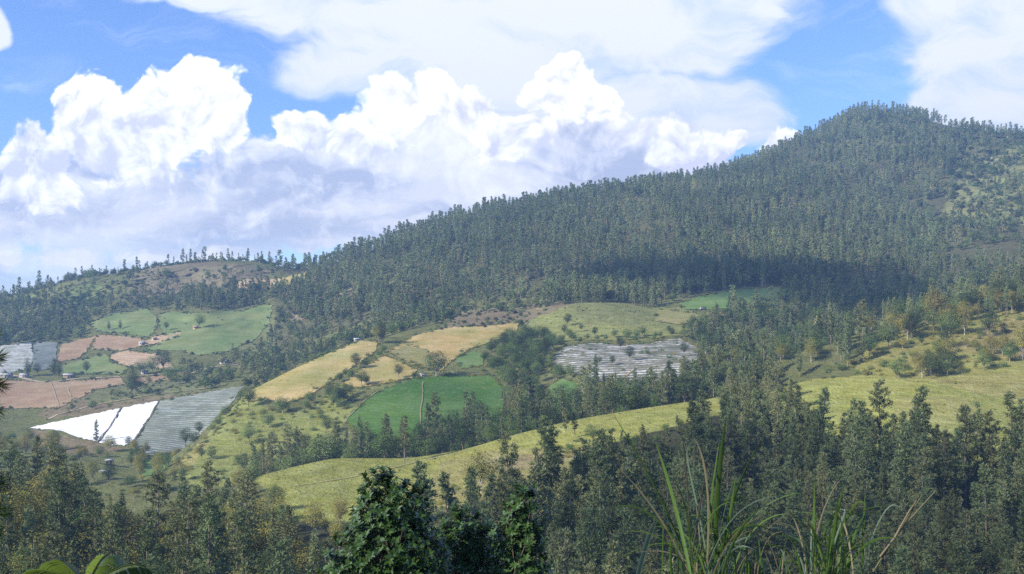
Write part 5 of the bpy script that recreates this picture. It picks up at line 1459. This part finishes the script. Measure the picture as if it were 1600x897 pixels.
H1 = [([(1090, 930), (1055, 800), (957, 645)], 6, 'cane'), ([(1085, 930), (1060, 790), (1024, 690)], 11, 'cane'), ([(1092, 930), (1040, 800), (968, 733)], 5, 'cane_dry'),
      ([(1080, 920), (1078, 740), (1061, 652)], 5, 'cane_dry'), ([(1117, 940), (1116, 760), (1135, 650)], 13, 'cane'), ([(1122, 940), (1130, 770), (1192, 688)], 8, 'cane'),
      ([(1102, 920), (1118, 730), (1083, 682)], 6, 'cane_dry'), ([(985, 960), (1003, 850), (1033, 795)], 18, 'cane_blue'), ([(1120, 920), (1112, 800), (1128, 720)], 10, 'cane'),
      ([(1080, 940), (1060, 860), (1038, 800)], 10, 'cane'), ([(1110, 910), (1090, 760), (1060, 700), (1080, 695)], 5, 'cane_blue'), ([(1100, 920), (1125, 860), (1150, 840), (1178, 838)], 8, 'cane_blue'),
      ([(1095, 920), (1130, 790), (1180, 776), (1232, 774)], 3, 'cane_blue'), ([(1140, 930), (1150, 830), (1200, 800), (1235, 803)], 5, 'cane'), ([(1090, 900), (1030, 790), (985, 780), (952, 796)], 5, 'cane'),
      ([(1130, 900), (1150, 800), (1190, 830), (1230, 850)], 4, 'cane_dry'), ([(1070, 930), (1085, 850), (1110, 690)], 6, 'cane_dry'), ([(1115, 930), (1140, 830), (1150, 740)], 9, 'cane'),
      ([(1105, 930), (1105, 800), (1124, 690)], 8, 'cane'), ([(1060, 940), (1040, 880), (1052, 830)], 8, 'cane'), ([(1130, 930), (1160, 850), (1245, 790)], 3, 'cane_dry')]
H2 = [([(1275, 940), (1270, 830), (1273, 748)], 8, 'cane'), ([(1280, 940), (1300, 830), (1320, 755)], 12, 'cane'), ([(1278, 940), (1310, 810), (1345, 765), (1352, 790)], 7, 'cane'),
      ([(1285, 930), (1310, 790), (1342, 790), (1300, 800)], 5, 'cane_blue'), ([(1268, 940), (1262, 860), (1288, 770), (1318, 745)], 5, 'cane_dry'), ([(1335, 930), (1330, 800), (1300, 790), (1302, 803)], 5, 'cane_dry'),
      ([(1290, 940), (1300, 870), (1310, 780)], 12, 'cane'), ([(1347, 960), (1347, 850), (1352, 765)], 7, 'cane'), ([(1345, 900), (1370, 800), (1395, 770), (1410, 800)], 4, 'cane_blue'),
      ([(1280, 920), (1330, 850), (1400, 800)], 3, 'cane_dry'), ([(1260, 930), (1262, 850), (1240, 800), (1228, 795)], 4, 'cane_dry'), ([(1285, 940), (1320, 860), (1345, 845)], 5, 'cane')]
grass_clump(1095, 7.0, H1, 46, 5, 'big clump of tall cane grass with green and dry blades, bottom centre right', 26, 190)
grass_clump(1285, 7.6, H2, 40, 6, 'smaller clump of cane grass right of the big one', 18, 140)
grass_clump(1180, 8.2, [], 26, 7, 'low tangle of grass blades between the two cane clumps', 45, 90)

# dead twiggy stalks right of the grass
D = 7.4
sb = pix(1365, 905, D); sb_g = np.array([sb[0], D, ground_z(sb[0], D)])
o = empty('dry_stalk', sb_g); prop(o, 'pair of bare grey dead stalks leaning right of the cane grass', 'stalk')
for pts in ([(1362, 897), (1398, 840), (1442, 772)], [(1375, 870), (1412, 822), (1461, 768)], [(1398, 840), (1420, 800), (1432, 782)]):
    q = np.array([pix(u, v, D + 0.03 * i) for i, (u, v) in enumerate(pts)]) - sb_g
    if pts[0][1] == 897: q = np.concatenate([[np.array([0, 0, -0.05])], q])
    add('stalk', mesh_np('stalk', *tube(q, np.linspace(0.008, 0.003, len(q)), 6), [M['cane_dry']], smooth=True), o)

# tree fern at the lower left
D = 9.0
fc = pix(134, 918, D); fg = np.array([fc[0], D, ground_z(fc[0], D)])
o = empty('tree_fern', fg); prop(o, 'bright green arching fern fronds at the bottom left', 'fern')
add('trunk', mesh_np('trunk', *tube([np.array([0, 0, -0.1]), (fc - fg) * np.array([1, 1, 0.5]), fc - fg], [0.07, 0.06, 0.05], 8), [M['near_bark']], smooth=True), o)
rng = np.random.default_rng(9)
for j, (az, ln, rise) in enumerate([(3.35, 0.62, 0.22), (-0.25, 0.56, 0.17), (2.6, 0.6, 0.24), (0.5, 0.6, 0.2), (4.2, 0.62, 0.16), (5.2, 0.6, 0.13), (1.5, 0.6, 0.24), (3.75, 0.5, 0.2), (5.85, 0.5, 0.16)]):
    n = 26; s = np.linspace(0, 1, n)
    h = np.array([math.cos(az), math.sin(az), 0])
    rib = (fc - fg) + h * (ln * np.sin(s * 1.45) / math.sin(1.45))[:, None] + np.array([0, 0, 1]) * (rise * np.sin(s * 2.6) - 0.30 * s ** 2.6)[:, None]
    tg = unit(np.gradient(rib, axis=0)); sd_ = unit(np.cross(tg, [0, 0, 1]))
    fr = add('frond', mesh_np('frond', *tube(rib, np.linspace(0.010, 0.003, n), 5), [M['fern']], smooth=True), o)
    V, tri = [], []
    for i in range(1, n):
        for sgn in (-1, 1):
            L0 = 0.17 * math.sin(min(1, s[i] * 1.1 + 0.12) * math.pi) ** 0.6 + 0.02
            d = unit(sd_[i] * sgn + tg[i] * 0.65 - np.array([0, 0, 0.35 + 0.2 * rng.random()]))
            w = 0.024
            p = rib[i]; m1 = p + d * L0 * 0.5 + np.array([0, 0, 0.02]); e = p + d * L0 - np.array([0, 0, 0.05])
            b = len(V); V += [p - tg[i] * w * .6, p + tg[i] * w * .6, m1 + tg[i] * w, m1 - tg[i] * w, e, m1 + np.array([0, 0, -0.008])]
            tri += [(b, b + 1, b + 5), (b + 1, b + 2, b + 5), (b, b + 5, b + 3), (b + 3, b + 5, b + 4), (b + 5, b + 2, b + 4)]
    add('leaflets', mesh_np('leaflets', np.array(V), np.array(tri, np.int32), [M['fern']]), fr)

# pine beside the camera: only the needle tufts of two boughs reach into the frame
D = 8.0
pb = pix(-230, 0, D); pb[2] = ground_z(0, D)
o = empty('pine_tree', pb); prop(o, 'near pine at the left edge, only dark needle tufts of two boughs showing', 'pine tree')
add('trunk', mesh_np('trunk', *tube([np.array([0, 0, -0.2]), np.array([0.1, 0.05, 3.0]), np.array([0.05, 0, 7.0])], [0.16, 0.13, 0.06], 8), [M['near_bark']], smooth=True), o)
rng = np.random.default_rng(21)
for (v0, v1, tips) in ((600, 590, [(-6, 560), (-2, 600), (-10, 640), (-16, 525)]), (800, 785, [(-4, 755), (2, 800), (-10, 830)]), (690, 690, [(-30, 700), (-34, 670)])):
    a = pix(-228, v0, D) - pb
    br = [tube([a, pix(-90, (v0 + v1) / 2 - 12, D) - pb, pix(-20, v1, D) - pb], [0.04, 0.028, 0.012], 6)]
    C, Dr = [], []
    for (u, v) in tips:
        e = pix(u, v, D + rng.normal() * 0.1) - pb; s0 = pix(-70, (v + v1) / 2, D) - pb
        br.append(tube([s0, (s0 + e) / 2 + np.array([0, 0, 0.02]), e], [0.012, 0.009, 0.005], 5))
        for q in np.linspace(0.35, 1, 9): C.append(s0 + (e - s0) * q); Dr.append(unit(e - s0))
    bo = add('bough', mesh_np('bough', *join(br), [M['near_bark']], smooth=True), o)
    add('needles', mesh_np('needles', *spikes(np.array(C), np.array(Dr), 60, 0.11, 0.0022, 0.75, rng), [M['near_pine']]), bo)


# ------------------------------------------------------------------ unseen cumulus puffs added overhead to shade the near wood and far slope
def shadow_cloud_material(name, thin):
    m, nt, out = mat_new(name)
    d = nt.nodes.new('ShaderNodeBsdfDiffuse'); d.inputs[0].default_value = (0.85, 0.86, 0.88, 1)
    t = nt.nodes.new('ShaderNodeBsdfTransparent'); x = nt.nodes.new('ShaderNodeMixShader'); x.inputs[0].default_value = thin
    nt.links.new(d.outputs[0], x.inputs[1]); nt.links.new(t.outputs[0], x.inputs[2]); nt.links.new(x.outputs[0], out.inputs[0])
    return m


def shadow_cloud(region, alt, seed, r0, thin, label):
    """an unseen heap of puffs, added and shaped so its shadow falls on the given ground region (world x, y, about height zg)"""
    rng = np.random.default_rng(seed)
    poly, zg = region
    P = np.array(poly, float)
    x0, y0 = P.min(0); x1, y1 = P.max(0)
    s = (alt - zg) / SUN.z
    off = np.array([SUN.x * s, SUN.y * s])
    parts = []
    # a puff: an icosahedron-like ball with uneven radius
    nu, nv = 9, 6
    th = np.linspace(0, 2 * math.pi, nu, endpoint=False); ph = np.linspace(0.0, math.pi, nv)
    B = np.array([(math.sin(p) * math.cos(t), math.sin(p) * math.sin(t), math.cos(p)) for p in ph for t in th])
    tri = []
    for i in range(nv - 1):
        for j in range(nu):
            a, b = i * nu + j, i * nu + (j + 1) % nu
            tri += [(a, a + nu, b), (b, a + nu, b + nu)]
    tri = np.array(tri, np.int32)
    n = 0
    gx = np.arange(x0, x1 + r0, r0 * 0.9); gy = np.arange(y0, y1 + r0, r0 * 0.9)
    for x in gx:
        for y in gy:
            q = (x + rng.normal() * r0 * 0.2, y + rng.normal() * r0 * 0.2)
            if not inpoly(np.array([q[0]]), np.array([q[1]]), poly)[0]: continue
            r = r0 * rng.uniform(0.75, 1.2)
            k = B * (1 + 0.12 * rng.normal(size=(len(B), 1))) * np.array([r, r, r * 0.8])
            k[:, 2] = np.maximum(k[:, 2], -r * 0.25)
            parts.append((k + np.array([q[0] + off[0], q[1] + off[1], alt + rng.random() * r * 0.6]), tri)); n += 1
    return prop(add('shadow_cloud', mesh_np('shadow_cloud', *join(parts), [shadow_cloud_material('shadow_cloud', thin)], smooth=True)), label, None, None, 'structure')


shadow_cloud(([(-20, 110), (-30, 200), (-25, 285), (15, 312), (60, 325), (95, 300), (150, 295), (260, 285), (300, 110)], -45), 820, 1, 34, 0.93, 'unseen thin cumulus added overhead to shade the near pine wood')
shadow_cloud(([(60, 1010), (140, 990), (230, 985), (330, 930), (330, 840), (250, 720), (210, 720), (190, 800), (130, 860), (70, 930)], 20), 900, 2, 26, 0.83, 'unseen cumulus added overhead to shade the middle slope')

# ------------------------------------------------------------------ haze: the air over the whole valley
hz = box_np(-7600, 7600, -1260, 2480, -1560, 372)
ho = add('haze', mesh_np('haze', *hz, []))
m, nt, out = mat_new('haze')
pv = nt.nodes.new('ShaderNodeVolumePrincipled')
pv.inputs['Color'].default_value = (0.34, 0.58, 1.0, 1)
pv.inputs['Density'].default_value = 0.00021
pv.inputs['Anisotropy'].default_value = 0.1
nt.links.new(pv.outputs[0], out.inputs['Volume'])
ho.data.materials.append(m)
prop(ho, 'thin blue haze filling the valley air', 'haze', None, 'stuff')
